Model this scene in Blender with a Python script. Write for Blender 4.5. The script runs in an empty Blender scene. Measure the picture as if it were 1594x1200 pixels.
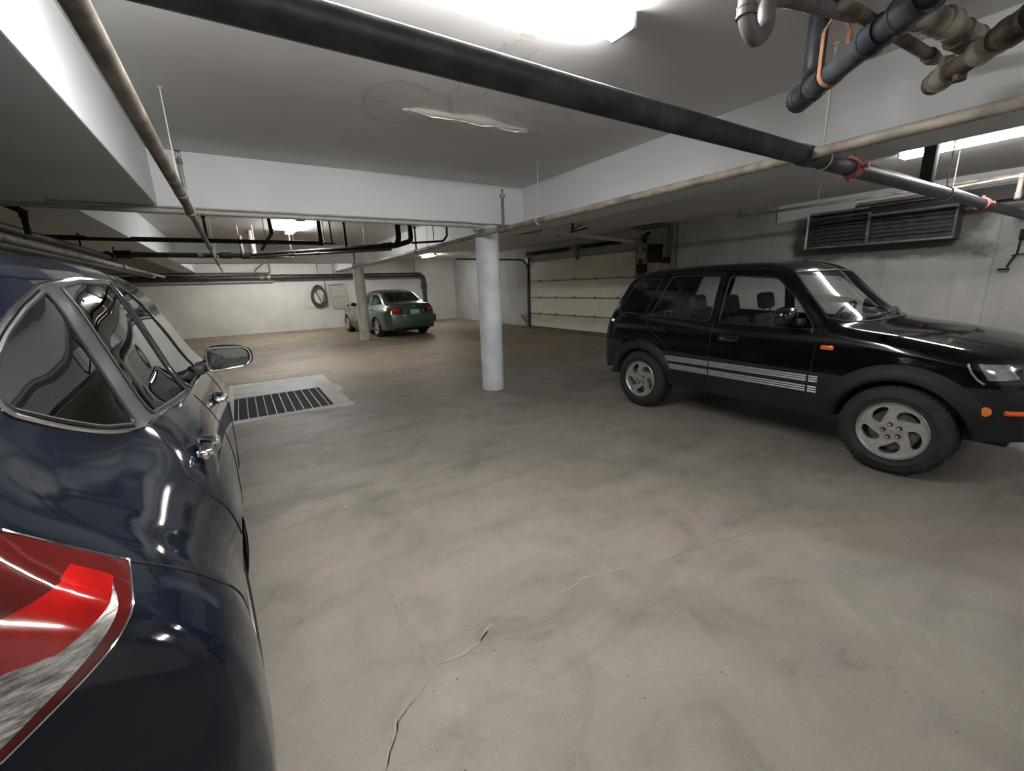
import bpy, bmesh, math, random
import numpy as np
from mathutils import Vector, Matrix
from mathutils.bvhtree import BVHTree
PI = math.pi
SC = bpy.context.scene
COL = SC.collection
random.seed(7)

# ------------------------------------------------------------------ camera
F_PX, YAW, PITCH, ROLL = 653.52, 0.56254, 0.234865, -0.035108
CAM_Z = 1.52
def make_camera():
    cy, sy, cp, sp = math.cos(YAW), math.sin(YAW), math.cos(PITCH), math.sin(PITCH)
    f = Vector((sy*cp, cy*cp, -sp)); r = Vector((cy, -sy, 0)); u = r.cross(f)
    c, s = math.cos(ROLL), math.sin(ROLL)
    R_ = c*r + s*u; U_ = -s*r + c*u
    cam = bpy.data.cameras.new('camera'); o = bpy.data.objects.new('camera', cam); COL.objects.link(o)
    m = Matrix((R_, U_, -f)).transposed().to_4x4(); m.translation = (0, 0, CAM_Z)
    o.matrix_world = m
    cam.sensor_width = 36; cam.lens = F_PX/1594*36; cam.clip_start = .02; cam.clip_end = 200
    SC.camera = o
make_camera()

# ------------------------------------------------------------------ world, exposure
w = bpy.data.worlds.new('world'); SC.world = w; w.use_nodes = True
w.node_tree.nodes['Background'].inputs[0].default_value = (.8, .85, .9, 1)
w.node_tree.nodes['Background'].inputs[1].default_value = 0.02
SC.view_settings.view_transform = 'Standard'; SC.view_settings.look = 'None'
SC.view_settings.gamma = 1; SC.view_settings.use_curve_mapping = False
SC.view_settings.exposure = 1.9
TUBE_POWER = 34.0           # emission of a fluorescent tube
SC.cycles.max_bounces = 10; SC.cycles.diffuse_bounces = 5; SC.cycles.glossy_bounces = 5
SC.cycles.transparent_max_bounces = 16; SC.cycles.sample_clamp_indirect = 4.0
SC.cycles.use_denoising = True

# ------------------------------------------------------------------ materials
def mat(name, col, rough=.6, metal=0., spec=.5, coat=0., noise=0., nscale=4., bump=0., bscale=30., emit=None, col2=None, detail=6):
    m = bpy.data.materials.new(name); m.use_nodes = True
    nt = m.node_tree; b = nt.nodes['Principled BSDF']
    b.inputs['Base Color'].default_value = (*col, 1); b.inputs['Roughness'].default_value = rough
    b.inputs['Metallic'].default_value = metal; b.inputs['Specular IOR Level'].default_value = spec
    b.inputs['Coat Weight'].default_value = coat; b.inputs['Coat Roughness'].default_value = .03
    tc = nt.nodes.new('ShaderNodeTexCoord')
    if noise or col2:
        n = nt.nodes.new('ShaderNodeTexNoise'); n.inputs['Scale'].default_value = nscale; n.inputs['Detail'].default_value = detail
        nt.links.new(tc.outputs['Object'], n.inputs['Vector'])
        rp = nt.nodes.new('ShaderNodeValToRGB'); nt.links.new(n.outputs['Fac'], rp.inputs[0])
        c2 = col2 or tuple(c*(1-noise) for c in col)
        rp.color_ramp.elements[0].position = .38; rp.color_ramp.elements[1].position = .64
        rp.color_ramp.elements[0].color = (*c2, 1); rp.color_ramp.elements[1].color = (*[min(1, c*(1+noise*.4)) for c in col], 1)
        nt.links.new(rp.outputs[0], b.inputs['Base Color'])
    if bump:
        n2 = nt.nodes.new('ShaderNodeTexNoise'); n2.inputs['Scale'].default_value = bscale; n2.inputs['Detail'].default_value = 5
        nt.links.new(tc.outputs['Object'], n2.inputs['Vector'])
        bp = nt.nodes.new('ShaderNodeBump'); bp.inputs['Strength'].default_value = bump; bp.inputs['Distance'].default_value = .01
        nt.links.new(n2.outputs['Fac'], bp.inputs['Height']); nt.links.new(bp.outputs[0], b.inputs['Normal'])
    if emit:
        b.inputs['Emission Color'].default_value = (*emit[0], 1); b.inputs['Emission Strength'].default_value = emit[1]
    return m

class NT:
    """tiny node builder"""
    def __init__(s, name):
        s.m = bpy.data.materials.new(name); s.m.use_nodes = True; s.t = s.m.node_tree
        s.b = s.t.nodes['Principled BSDF']; s.tc = s.t.nodes.new('ShaderNodeTexCoord')
    def link(s, a, b): s.t.links.new(a, b)
    def noise(s, scale, detail=6, rough=.55, vec=None, dist=0., stretch=None):
        n = s.t.nodes.new('ShaderNodeTexNoise'); n.inputs['Scale'].default_value = scale; n.inputs['Detail'].default_value = detail
        n.inputs['Roughness'].default_value = rough; n.inputs['Distortion'].default_value = dist
        v = vec or s.tc.outputs['Object']
        if stretch:
            mp = s.t.nodes.new('ShaderNodeMapping'); mp.inputs['Scale'].default_value = stretch[:3]
            if len(stretch) > 3: mp.inputs['Rotation'].default_value = (0, 0, stretch[3])
            s.link(v, mp.inputs['Vector']); v = mp.outputs[0]
        s.link(v, n.inputs['Vector']); return n.outputs['Fac']
    def ramp(s, fac, stops):
        r = s.t.nodes.new('ShaderNodeValToRGB'); s.link(fac, r.inputs[0])
        e = r.color_ramp.elements
        while len(e) < len(stops): e.new(.5)
        for i, (p, c) in enumerate(stops):
            e[i].position = p; e[i].color = (*(c if hasattr(c, '__len__') else (c,)*3), 1)
        return r.outputs[0]
    def mix(s, fac, a, b, mode='MIX'):
        n = s.t.nodes.new('ShaderNodeMix'); n.data_type = 'RGBA'; n.blend_type = mode
        for k, v in ((0, fac), (6, a), (7, b)):
            if hasattr(v, 'links') or hasattr(v, 'is_output'): s.link(v, n.inputs[k])
            elif k == 0: n.inputs[0].default_value = v
            else: n.inputs[k].default_value = (*v, 1)
        return n.outputs[2]
    def math(s, op, a, b=0.):
        n = s.t.nodes.new('ShaderNodeMath'); n.operation = op
        for k, v in ((0, a), (1, b)):
            if hasattr(v, 'is_output'): s.link(v, n.inputs[k])
            else: n.inputs[k].default_value = v
        return n.outputs[0]
    def vmath(s, op, a, b):
        n = s.t.nodes.new('ShaderNodeVectorMath'); n.operation = op
        for k, v in ((0, a), (1, b)):
            if hasattr(v, 'is_output'): s.link(v, n.inputs[k])
            else: n.inputs[k].default_value = v
        return n.outputs['Vector'] if op not in ('LENGTH', 'DISTANCE') else n.outputs['Value']
    def bump(s, h, st=.3, d=.01):
        n = s.t.nodes.new('ShaderNodeBump'); n.inputs['Strength'].default_value = st; n.inputs['Distance'].default_value = d
        s.link(h, n.inputs['Height']); s.link(n.outputs[0], s.b.inputs['Normal'])
    def sep(s, v):
        n = s.t.nodes.new('ShaderNodeSeparateXYZ'); s.link(v, n.inputs[0]); return n.outputs

def floor_mat():
    n = NT('floor concrete')
    a = n.noise(.5, 6, .6, dist=.4); base = n.ramp(a, [(.36, (.175, .160, .140)), (.5, (.212, .193, .168)), (.66, (.232, .203, .183))])
    mot = n.noise(2.6, 9, .68, dist=.8); base = n.mix(.9, base, n.ramp(mot, [(.30, .66), (.45, .93), (.58, 1.03), (.72, 1.2)]), 'MULTIPLY')
    st = n.noise(1.0, 8, .66, stretch=(.7, 1.5, 1, .9), dist=1.2)
    base = n.mix(.55, base, n.ramp(st, [(.34, .66), (.46, .95), (.6, 1.), (.72, 1.1)]), 'MULTIPLY')
    tr = n.noise(1.6, 6, .6, stretch=(.16, 2.4, 1, 1.15)); zone = n.noise(.35, 3)
    base = n.mix(n.ramp(zone, [(.45, .1), (.6, .6)]), base, n.mix(1., base, n.ramp(tr, [(.40, .74), (.5, 1.)]), 'MULTIPLY'))
    pale = n.noise(1.3, 10, .74, dist=1.5)
    base = n.mix(n.ramp(pale, [(.58, 0.), (.70, .4)]), base, (.31, .30, .27))
    fine = n.noise(70, 5, .75)
    base = n.mix(.55, base, n.ramp(fine, [(.3, .80), (.6, 1.06)]), 'MULTIPLY')
    v = n.t.nodes.new('ShaderNodeTexVoronoi'); v.inputs['Scale'].default_value = 13; n.link(n.tc.outputs['Object'], v.inputs['Vector'])
    reg = n.noise(.9, 3)
    spot = n.ramp(v.outputs['Distance'], [(.045, 1.), (.07, 0.)])
    spot = n.mix(n.ramp(reg, [(.47, 0.), (.54, 1.)]), (0, 0, 0), spot)
    base = n.mix(spot, base, (.09, .065, .05))
    v2 = n.t.nodes.new('ShaderNodeTexVoronoi'); v2.inputs['Scale'].default_value = 3.1; n.link(n.tc.outputs['Object'], v2.inputs['Vector'])
    base = n.mix(n.ramp(v2.outputs['Distance'], [(.016, 1.), (.024, 0.)]), base, (.6, .6, .57))
    xyz = n.sep(n.tc.outputs['Object'])     # warm light on the far floor, painted into its colour
    warm_tint = n.math('ADD', n.math('MULTIPLY', n.math('SUBTRACT', xyz[1], 5.5), .25), n.math('SUBTRACT', n.noise(.6, 4), .5))
    base = n.mix(n.ramp(warm_tint, [(.0, 0.), (1., .75)]), base, n.mix(1., base, (1.22, 1.04, .78), 'MULTIPLY'))
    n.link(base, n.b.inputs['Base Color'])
    rg = n.ramp(st, [(.3, .66), (.7, .46)]); n.link(rg, n.b.inputs['Roughness'])
    n.b.inputs['Specular IOR Level'].default_value = .3
    n.bump(n.mix(.5, fine, n.noise(7, 5)), .15, .01)
    return n.m

def ceiling_mat():
    n = NT('painted ceiling')
    a = n.noise(.8, 5); base = n.ramp(a, [(.35, (.62, .605, .59)), (.65, (.69, .68, .665))])
    # water stained patch around (1.7, 3.3)
    pos = n.tc.outputs['Object']
    def ring(cx, cy, sx, sy, r0, w, seed):
        d = n.vmath('SUBTRACT', pos, (cx, cy, 0)); d = n.vmath('MULTIPLY', d, (1/sx, 1/sy, 0))
        L = n.vmath('LENGTH', d, (0, 0, 0))
        nz = n.noise(2.2+seed, 5, .6); L = n.math('ADD', L, n.math('MULTIPLY', n.math('SUBTRACT', nz, .5), 1.3))
        e = n.math('ABSOLUTE', n.math('SUBTRACT', L, r0))
        line = n.ramp(e, [(0., 1.), (w, 0.)])
        return line, n.ramp(L, [(r0-.02, 1.), (r0, 0.)])
    for (cx, cy, sx, sy, sd) in ((1.25, 3.3, .42, .42, 0), (1.8, 3.36, .8, .16, 1.3), (2.35, 3.05, .35, .2, 2.1), (1.55, 2.6, .16, .6, 3.7)):
        l, inn = ring(cx, cy, sx, sy, .8, .055, sd)
        base = n.mix(n.math('MULTIPLY', l, .55), base, (.42, .37, .32))
        base = n.mix(n.math('MULTIPLY', inn, .18), base, (.45, .42, .39))
    n.link(base, n.b.inputs['Base Color']); n.b.inputs['Roughness'].default_value = .75
    n.b.inputs['Specular IOR Level'].default_value = .25
    n.bump(n.noise(3.5, 6, .6), .15, .02)
    return n.m

def wall_mat(name, c1, c2, formwork=False, streak=.5):
    n = NT(name)
    a = n.noise(.9, 8, .65); base = n.ramp(a, [(.34, c2), (.62, c1)])
    s = n.noise(1.2, 6, .6, stretch=(3, 3, .35)); base = n.mix(streak, base, n.ramp(s, [(.32, .72), (.55, 1.)]), 'MULTIPLY')
    v = n.t.nodes.new('ShaderNodeTexVoronoi'); v.inputs['Scale'].default_value = 1.7; v.inputs['Randomness'].default_value = .8
    n.link(n.tc.outputs['Object'], v.inputs['Vector'])
    base = n.mix(n.ramp(v.outputs['Distance'], [(.022, .8), (.035, 0.)]), base, (.12, .11, .1))
    fine = n.noise(25, 6, .7); base = n.mix(.4, base, n.ramp(fine, [(.35, .85), (.6, 1.03)]), 'MULTIPLY')
    if formwork:
        xyz = n.sep(n.tc.outputs['Object'])
        def joints(c, period, wd, off):
            f = n.math('FRACT', n.math('DIVIDE', n.math('ADD', c, off), period))
            return n.ramp(n.math('ABSOLUTE', n.math('SUBTRACT', f, .5)), [(0., 1.), (wd, 0.)])
        base = n.mix(n.math('MULTIPLY', joints(xyz[1], 1.22, .012, .3), .45), base, (.17, .16, .15))
        base = n.mix(n.math('MULTIPLY', joints(xyz[2], 1.22, .01, .0), .35), base, (.17, .16, .15))
    if formwork:      # soot round the heater, with the shadow below it painted in
        d = n.vmath('MULTIPLY', n.vmath('SUBTRACT', n.tc.outputs['Object'], (9.1, 2.85, 2.18)), (0, 1/1.35, 1/.52))
        dx = n.sep(n.vmath('ABSOLUTE', d, (0, 0, 0))); L = n.math('MAXIMUM', dx[1], dx[2])
        L = n.math('ADD', L, n.math('MULTIPLY', n.math('SUBTRACT', n.noise(2.5, 6, .6), .5), .7))
        base = n.mix(n.ramp(L, [(.78, .85), (1.05, 0.)]), base, (.07, .066, .058))
    n.link(base, n.b.inputs['Base Color']); n.b.inputs['Roughness'].default_value = .82; n.b.inputs['Specular IOR Level'].default_value = .2
    n.bump(n.mix(.5, fine, a), .2, .02)
    return n.m

M = {}
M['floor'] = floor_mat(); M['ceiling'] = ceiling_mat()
M['beam'] = mat('beam paint', (.70, .725, .735), .7, noise=.06, nscale=1.2, bump=.15, bscale=4, spec=.25)
M['wall_back'] = wall_mat('back wall paint', (.68, .67, .62), (.58, .57, .52), streak=.15)
M['wall_conc'] = wall_mat('cast concrete', (.50, .495, .475), (.38, .375, .36), True)
M['column'] = mat('column paint', (.62, .66, .69), .65, noise=.12, nscale=5, bump=.2, bscale=14)
M['column_old'] = mat('column concrete', (.56, .54, .48), .8, noise=.15, nscale=4, bump=.2, bscale=14)
M['pipe_dark'] = mat('dark steel pipe', (.045, .046, .055), .5, .25, noise=.5, nscale=9, bump=.15)
M['pipe_tan'] = mat('weathered steel pipe', (.27, .235, .195), .68, .1, noise=.45, nscale=7, bump=.2, bscale=40)
M['pipe_black'] = mat('cast iron pipe', (.018, .015, .013), .6, 0, .3, noise=.4, nscale=8, bump=.1)
M['pipe_grey'] = mat('grey pipe', (.16, .155, .145), .5, .3, noise=.3, nscale=9)
M['pipe_pale'] = mat('pale conduit', (.42, .41, .38), .5, .1, noise=.2, nscale=7)
M['copper'] = mat('old copper pipe', (.16, .11, .08), .42, .6, noise=.4, nscale=12)
M['abs'] = mat('black drain plastic', (.052, .058, .065), .33, 0, noise=.55, nscale=9, bump=.08, col2=(.014, .017, .022))
M['iron'] = mat('stained iron pipe', (.13, .10, .075), .5, .3, noise=.6, nscale=7, bump=.3, bscale=30, col2=(.020, .015, .013))
M['iron_pale'] = mat('pale fitting', (.30, .275, .23), .55, .1, noise=.6, nscale=9, col2=(.08, .065, .05))
M['trap'] = mat('grey trap', (.11, .10, .10), .5, 0, noise=.3, nscale=10)
M['strap'] = mat('copper strap', (.52, .27, .17), .5, .3, noise=.3, nscale=20)
M['red'] = mat('red primer', (.35, .10, .09), .6, 0, noise=.4, nscale=25)
M['zinc'] = mat('zinc', (.42, .42, .40), .4, .7, noise=.2, nscale=20)
M['rod'] = mat('painted rod', (.55, .53, .48), .6)
M['housing'] = mat('white enamel', (.62, .62, .60), .4)
M['tube'] = mat('fluorescent tube', (1, 1, 1), .4, emit=((1.0, .985, .965), TUBE_POWER))
M['rubber'] = mat('tyre rubber', (.013, .013, .013), .75, spec=.3, noise=.3, nscale=12, bump=.2, bscale=60, col2=(.026, .025, .023))
M['alloy'] = mat('silver alloy', (.55, .55, .54), .32, .75, noise=.12, nscale=30)
M['dark_metal'] = mat('brake metal', (.10, .09, .08), .55, .6, noise=.4, nscale=20)
M['black_plastic'] = mat('black plastic', (.012, .012, .013), .5)
M['chrome'] = mat('chrome', (.8, .8, .8), .08, 1.)
M['seat'] = mat('grey seat cloth', (.035, .035, .037), .9, noise=.2, nscale=40)
M['interior'] = mat('interior trim', (.05, .05, .052), .7)

# ------------------------------------------------------------------ helpers
WORLD = {}        # things whose parts are given in room coordinates
def link(name, me, m, parent=None):
    o = bpy.data.objects.new(name, me); COL.objects.link(o)
    if m is not None: me.materials.append(M[m] if isinstance(m, str) else m)
    if parent is not None:
        o.parent = parent
        if parent.name in WORLD: o.matrix_parent_inverse = WORLD[parent.name].inverted()
    return o
def obj(name, bm, m, parent=None, smooth=True, angle=35):
    bmesh.ops.recalc_face_normals(bm, faces=bm.faces)
    me = bpy.data.meshes.new(name); bm.to_mesh(me); bm.free()
    if smooth:
        me.shade_smooth(); me.set_sharp_from_angle(angle=math.radians(angle))
    return link(name, me, m, parent)
def thing(name, label, cat, loc, rz=0, group=None, world=True):
    o = bpy.data.objects.new(name, None); COL.objects.link(o); o.empty_display_size = .1
    o.location = loc; o.rotation_euler = (0, 0, rz); o['label'] = label; o['category'] = cat
    if group: o['group'] = group
    if world:
        WORLD[o.name] = Matrix.Translation(loc) @ Matrix.Rotation(rz, 4, 'Z')
    return o
def tag(o, label, cat, group=None):
    o['label'] = label; o['category'] = cat
    if group: o['group'] = group
    return o
def struct(name, bm, m, parent=None, **k):
    o = obj(name, bm, m, parent, **k)
    if parent is None: o['kind'] = 'structure'
    return o
def B(): return bmesh.new()
def box(bm, lo, hi, bev=0, mtx=None):
    lo, hi = Vector(lo), Vector(hi)
    r = bmesh.ops.create_cube(bm, size=1); vs = r['verts']
    c = (lo+hi)/2; s = hi-lo
    for v in vs: v.co = Vector((v.co.x*s.x, v.co.y*s.y, v.co.z*s.z))+c
    if bev:
        es = list({e for v in vs for e in v.link_edges})
        r2 = bmesh.ops.bevel(bm, geom=es, offset=bev, segments=2, affect='EDGES', profile=.5)
        vs = list({v for f in r2['faces'] for v in f.verts} | {v for v in vs if v.is_valid})
    if mtx is not None:
        for v in vs: v.co = mtx @ v.co
    return vs
def frame_of(d):
    d = d.normalized(); a = Vector((0, 0, 1)) if abs(d.z) < .9 else Vector((1, 0, 0))
    x = d.cross(a).normalized(); return x, d.cross(x).normalized()
def tube(bm, pts, r, seg=12, caps=True, fillet=0, closed=False):
    pts = [Vector(p) for p in pts]
    if fillet and len(pts) > 2:
        out = [pts[0]]
        for a, b, c in zip(pts, pts[1:], pts[2:]):
            f = min(fillet, (b-a).length*.49, (c-b).length*.49)
            p0 = b+(a-b).normalized()*f; p2 = b+(c-b).normalized()*f
            for i in range(6):
                t = i/5; out.append(p0*(1-t)**2+b*2*t*(1-t)+p2*t*t)
        out.append(pts[-1]); pts = out
    n = len(pts); rs = r if hasattr(r, '__len__') else [r]*n
    rings = []; x = None
    for i, p in enumerate(pts):
        if closed: d = (pts[(i+1) % n]-pts[i-1])
        else: d = (pts[min(i+1, n-1)]-pts[max(i-1, 0)])
        if d.length < 1e-9: d = Vector((0, 0, 1))
        d.normalize()
        if x is None: x, y = frame_of(d)
        else:
            x = (x-d*x.dot(d))
            if x.length < 1e-6: x, y = frame_of(d)
            x.normalize()
        y = d.cross(x)
        rings.append([bm.verts.new(p+(x*math.cos(2*PI*k/seg)+y*math.sin(2*PI*k/seg))*rs[i]) for k in range(seg)])
    m = n if closed else n-1
    for i in range(m):
        a, b = rings[i], rings[(i+1) % n]
        for k in range(seg): bm.faces.new((a[k], a[(k+1) % seg], b[(k+1) % seg], b[k]))
    if caps and not closed:
        bm.faces.new(rings[0][::-1]); bm.faces.new(rings[-1])
def lathe(bm, prof, seg=32, axis='Z', origin=(0, 0, 0), closed=False, caps=True):
    """prof: (r, h)"""
    o = Vector(origin); rings = []
    for r, h in prof:
        ring = []
        for k in range(seg):
            a = 2*PI*k/seg; c, s = math.cos(a)*r, math.sin(a)*r
            p = {'Z': (c, s, h), 'Y': (c, h, s), 'X': (h, c, s)}[axis]
            ring.append(bm.verts.new(o+Vector(p)))
        rings.append(ring)
    n = len(rings)
    for i in range(n if closed else n-1):
        a, b = rings[i], rings[(i+1) % n]
        for k in range(seg): bm.faces.new((a[k], a[(k+1) % seg], b[(k+1) % seg], b[k]))
    if not closed and caps:
        for rg in (rings[0], rings[-1]):
            if (rg[0].co-rg[1].co).length > 1e-5: bm.faces.new(rg)
def prism(bm, poly, lo, hi, axis='Z'):
    """poly 2D extruded between lo and hi along axis"""
    def P(a, b, c): return {'Z': (a, b, c), 'Y': (a, c, b), 'X': (c, a, b)}[axis]
    A = [bm.verts.new(P(a, b, lo)) for a, b in poly]; Bv = [bm.verts.new(P(a, b, hi)) for a, b in poly]
    n = len(poly); bm.faces.new(A[::-1]); bm.faces.new(Bv)
    for i in range(n): bm.faces.new((A[i], A[(i+1) % n], Bv[(i+1) % n], Bv[i]))
def strip(bm, pts, wd, h0, h1):
    """thin raised ribbon along a polyline on the floor, varied width"""
    L = []
    for i, p in enumerate(pts):
        a = Vector(pts[max(i-1, 0)]); b = Vector(pts[min(i+1, len(pts)-1)]); d = (b-a).normalized(); nrm = Vector((-d.y, d.x))
        ww = wd*(.5+random.random())*(.35 if i in (0, len(pts)-1) else 1)
        q = Vector(p); L.append((q+nrm*ww/2, q-nrm*ww/2))
    for (a, b), (c, d) in zip(L, L[1:]):
        vs = [bm.verts.new((v.x, v.y, h1)) for v in (a, b, d, c)]; bm.faces.new(vs)

# ------------------------------------------------------------------ the room
CZ, BZ = 2.82, 2.33          # slab soffit, beam soffit
XW, YB, XL, YF = 9.1, 19.4, -6.0, -5.0
HX0, HX1, HY0, HY1 = -.27, .90, 6.03, 7.33     # drain opening in the floor
bm = B()
xs, ys = [XL, HX0, HX1, XW], [YF, HY0, HY1, YB]
for i in range(3):
    for j in range(3):
        if (i, j) != (1, 1):
            v = [bm.verts.new((xs[a], ys[b], 0)) for a, b in ((i, j), (i+1, j), (i+1, j+1), (i, j+1))]; bm.faces.new(v)
bmesh.ops.remove_doubles(bm, verts=bm.verts, dist=1e-5)
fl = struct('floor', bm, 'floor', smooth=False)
M['crack'] = mat('floor crack', (.15, .135, .115), .9)
M['crack_pale'] = mat('crack filler', (.225, .215, .19), .9)
def wob(a, b, n, amp, sd=1):
    rnd = random.Random(sd); a, b = Vector(a), Vector(b); d = (b-a); nr = Vector((-d.y, d.x)).normalized(); out = []; o = 0
    for i in range(n+1):
        o = o*.7+rnd.uniform(-amp, amp); out.append(a+d*(i/n)+nr*(o if 0 < i < n else 0))
    return out
bm = B()
def crack(pts, wd, sd):
    rnd = random.Random(sd); out = []
    for a, b in zip(pts, pts[1:]): out += wob(a, b, max(3, int(math.hypot(b[0]-a[0], b[1]-a[1])/.025)), .006, rnd.random())[:-1]
    strip(bm, out+[Vector(pts[-1])], wd, 0, .001)
for k, (pts, wd) in enumerate((([(.44, 2.25), (.46, 2.11), (.41, 1.74), (.44, 1.55), (.46, 1.39)], .004), ([(.46, 1.39), (.35, 1.3), (.25, 1.25), (.17, 1.12), (.10, 1.0)], .004), ([(.46, 1.39), (.57, 1.37), (.65, 1.38), (.75, 1.44)], .007),
    ([(1.15, 1.42), (1.29, 1.43), (1.49, 1.38), (1.67, 1.31), (1.9, 1.28), (2.14, 1.23), (2.41, 1.17)], .005), ([(1.0, 6.0), (1.9, 5.55), (2.93, 5.28)], .014))): crack(pts, wd, k)
obj('floor_crack', bm, 'crack', fl, smooth=False)
bm = B()
for k, (pts, wd) in enumerate((([(.35, 1.31), (.25, 1.262), (.165, 1.125)], .012), ([(.50, 1.392), (.57, 1.381), (.65, 1.391), (.76, 1.455)], .012), ([(1.15, 1.43), (1.29, 1.44), (1.49, 1.39), (1.67, 1.32), (1.9, 1.29)], .010))): crack(pts, wd, k+9)
obj('crack_edge', bm, 'crack_pale', fl, smooth=False)
bm = B(); box(bm, (XL-.2, YF-.2, CZ), (XW+.2, YB+.2, CZ+.2)); ce = struct('ceiling', bm, 'ceiling', smooth=False)
def beam(lo, hi, nm='ceiling_beam'):
    bm = B(); box(bm, (lo[0], lo[1], BZ), (hi[0], hi[1], CZ+.001), .008); o = obj(nm, bm, 'beam', smooth=False); o['kind'] = 'structure'; return o
beam((3.57, YF), (4.07, YB)); beam((-1.11, 5.2), (3.57, 5.65)); beam((-1.11, 13.55), (3.57, 14.0))
beam((-1.55, YF), (-.48, 5.2)); beam((-1.55, 5.2), (-1.11, YB))
def wall(nm, lo, hi, m):
    bm = B(); box(bm, lo, hi); return struct(nm, bm, m, smooth=False)
wall('wall_back', (XL-.2, YB, 0), (XW+.2, YB+.2, CZ), 'wall_back')
wall('wall_right', (XW, YF-.2, 0), (XW+.2, YB, CZ), 'wall_conc')
wall('wall_left', (XL-.2, YF-.2, 0), (XL, YB, CZ), 'wall_back')
wall('wall_front', (XL, YF-.2, 0), (XW, YF, CZ), 'wall_back')
bm = B(); box(bm, (9.06, 3.25, 2.51), (9.1, 4.5, 2.82)); box(bm, (9.06, 1.2, 2.66), (9.1, 3.25, 2.82)); struct('trim_1', bm, 'beam', smooth=False)

def column(x, y, r, m, label):
    bm = B(); lathe(bm, [(r, 0), (r, .3), (r*.995, 1.2), (r, BZ-.10), (r+.004, BZ-.095), (r+.004, BZ)], 40, origin=(x, y, 0))
    o = obj('concrete_column', bm, m); tag(o, label, 'column'); return o
column(3.085, 5.42, .165, 'column', 'thick pale blue painted round column standing nearest, beside the open floor')
column(3.24, 13.72, .165, 'column_old', 'grey round concrete column far back, in front of the green sedan')

# ------------------------------------------------------------------ garage door in the right wall
dr = bpy.data.objects.new('door_1', None); COL.objects.link(dr); dr.location = (9.05, 10.4, 0); dr['kind'] = 'structure'; WORLD['door_1'] = Matrix.Translation((9.05, 10.4, 0))
M['door_panel'] = mat('cream door panel', (.70, .665, .56), .5, noise=.06, nscale=3)
M['door_line'] = mat('door joint metal', (.20, .20, .19), .5, .4)
zs = [.02, .49, 1.055, 1.62, 2.30]
for a, b in zip(zs, zs[1:]):
    bm = B(); box(bm, (9.03, 7.97, a+.012), (9.075, 12.85, b-.012), .006); obj('panel', bm, 'door_panel', dr, smooth=False)
    bm = B(); box(bm, (9.012, 7.97, b-.02), (9.06, 12.85, b+.008)); obj('joint_strip', bm, 'door_line', dr, smooth=False)
for z in zs[1:-1]:
    for k in range(5):
        y = 8.55+k*.93
        bm = B(); box(bm, (9.0, y-.03, z-.03), (9.03, y+.03, z+.045), .004); tube(bm, [(9.0, y-.04, z), (9.0, y+.04, z)], .013, 8); obj('hinge', bm, 'door_line', dr, smooth=False)
bm = B(); box(bm, (9.0, 7.97, 0), (9.08, 12.85, .03)); obj('bottom_seal', bm, 'black_plastic', dr, smooth=False)
M['track'] = mat('galvanised track', (.17, .175, .18), .45, .6, noise=.3, nscale=15)
def track(y):
    bm = B(); pts = [(8.98, y, .03), (8.98, y, 2.05)]
    for k in range(1, 9):
        a = k/8*PI/2; pts.append((8.98-.33*(1-math.cos(a)), y, 2.05+.33*math.sin(a)))
    pts.append((6.2, y, 2.40))
    for p, q in zip(pts, pts[1:]):
        d = (Vector(q)-Vector(p)); n = Vector((d.z, 0, -d.x)).normalized()*.028
        A = [Vector(p)-n, Vector(p)+n, Vector(q)+n, Vector(q)-n]
        vs = [bm.verts.new(v+Vector((0, -.025, 0))) for v in A]+[bm.verts.new(v+Vector((0, .025, 0))) for v in A]
        for f in ((0, 1, 2, 3), (7, 6, 5, 4), (0, 4, 5, 1), (2, 6, 7, 3), (1, 5, 6, 2), (3, 7, 4, 0)): bm.faces.new([vs[i] for i in f])
    return obj('door_track', bm, 'track', dr, smooth=False)
track(12.93)
bm = B(); box(bm, (8.985, 7.88, .03), (9.02, 7.91, 2.5)); obj('door_track', bm, 'track', dr, smooth=False)
bm = B(); box(bm, (8.98, 12.9, 0), (9.09, 13.0, 2.45)); box(bm, (8.98, 7.82, 0), (9.09, 7.92, 2.45)); obj('jamb_bracket', bm, 'track', dr, smooth=False)
bm = B(); box(bm, (8.6, 7.9, .0), (8.75, 12.9, .012)); obj('threshold_drain', bm, 'pipe_dark', dr, smooth=False)
# torsion shaft over the door, with springs
ts = thing('torsion_shaft', 'dark torsion spring shaft mounted above the cream garage door', 'door spring', (8.93, 10.4, 2.55))
bm = B(); tube(bm, [(8.93, 7.6, 2.56), (8.93, 13.0, 2.56)], .016); obj('shaft', bm, 'track', ts)
for a, b in ((10.55, 12.5), (8.4, 9.95)):
    bm = B(); pts = []
    n = int((b-a)/.035)
    for i in range(n*10): pts.append((8.93+.045*math.cos(i*2*PI/10), a+(b-a)*i/(n*10), 2.56+.045*math.sin(i*2*PI/10)))
    tube(bm, pts, .015, 5); obj('spring', bm, 'pipe_black', ts)
for y in (7.75, 10.25, 12.85):
    bm = B(); box(bm, (8.9, y-.04, 2.48), (9.1, y+.04, 2.66), .005); lathe(bm, [(.0, y-.03), (.07, y-.03), (.07, y-.015), (.05, y), (.07, y+.015), (.07, y+.03), (0, y+.03)], 20, 'Y', (8.93, 0, 2.56)); obj('bearing_plate', bm, 'zinc', ts)
bm = B(); box(bm, (8.98, 10.2, 2.20), (9.02, 10.32, 2.48)); obj('centre_bracket', bm, 'iron_pale', ts, smooth=False)
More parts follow.
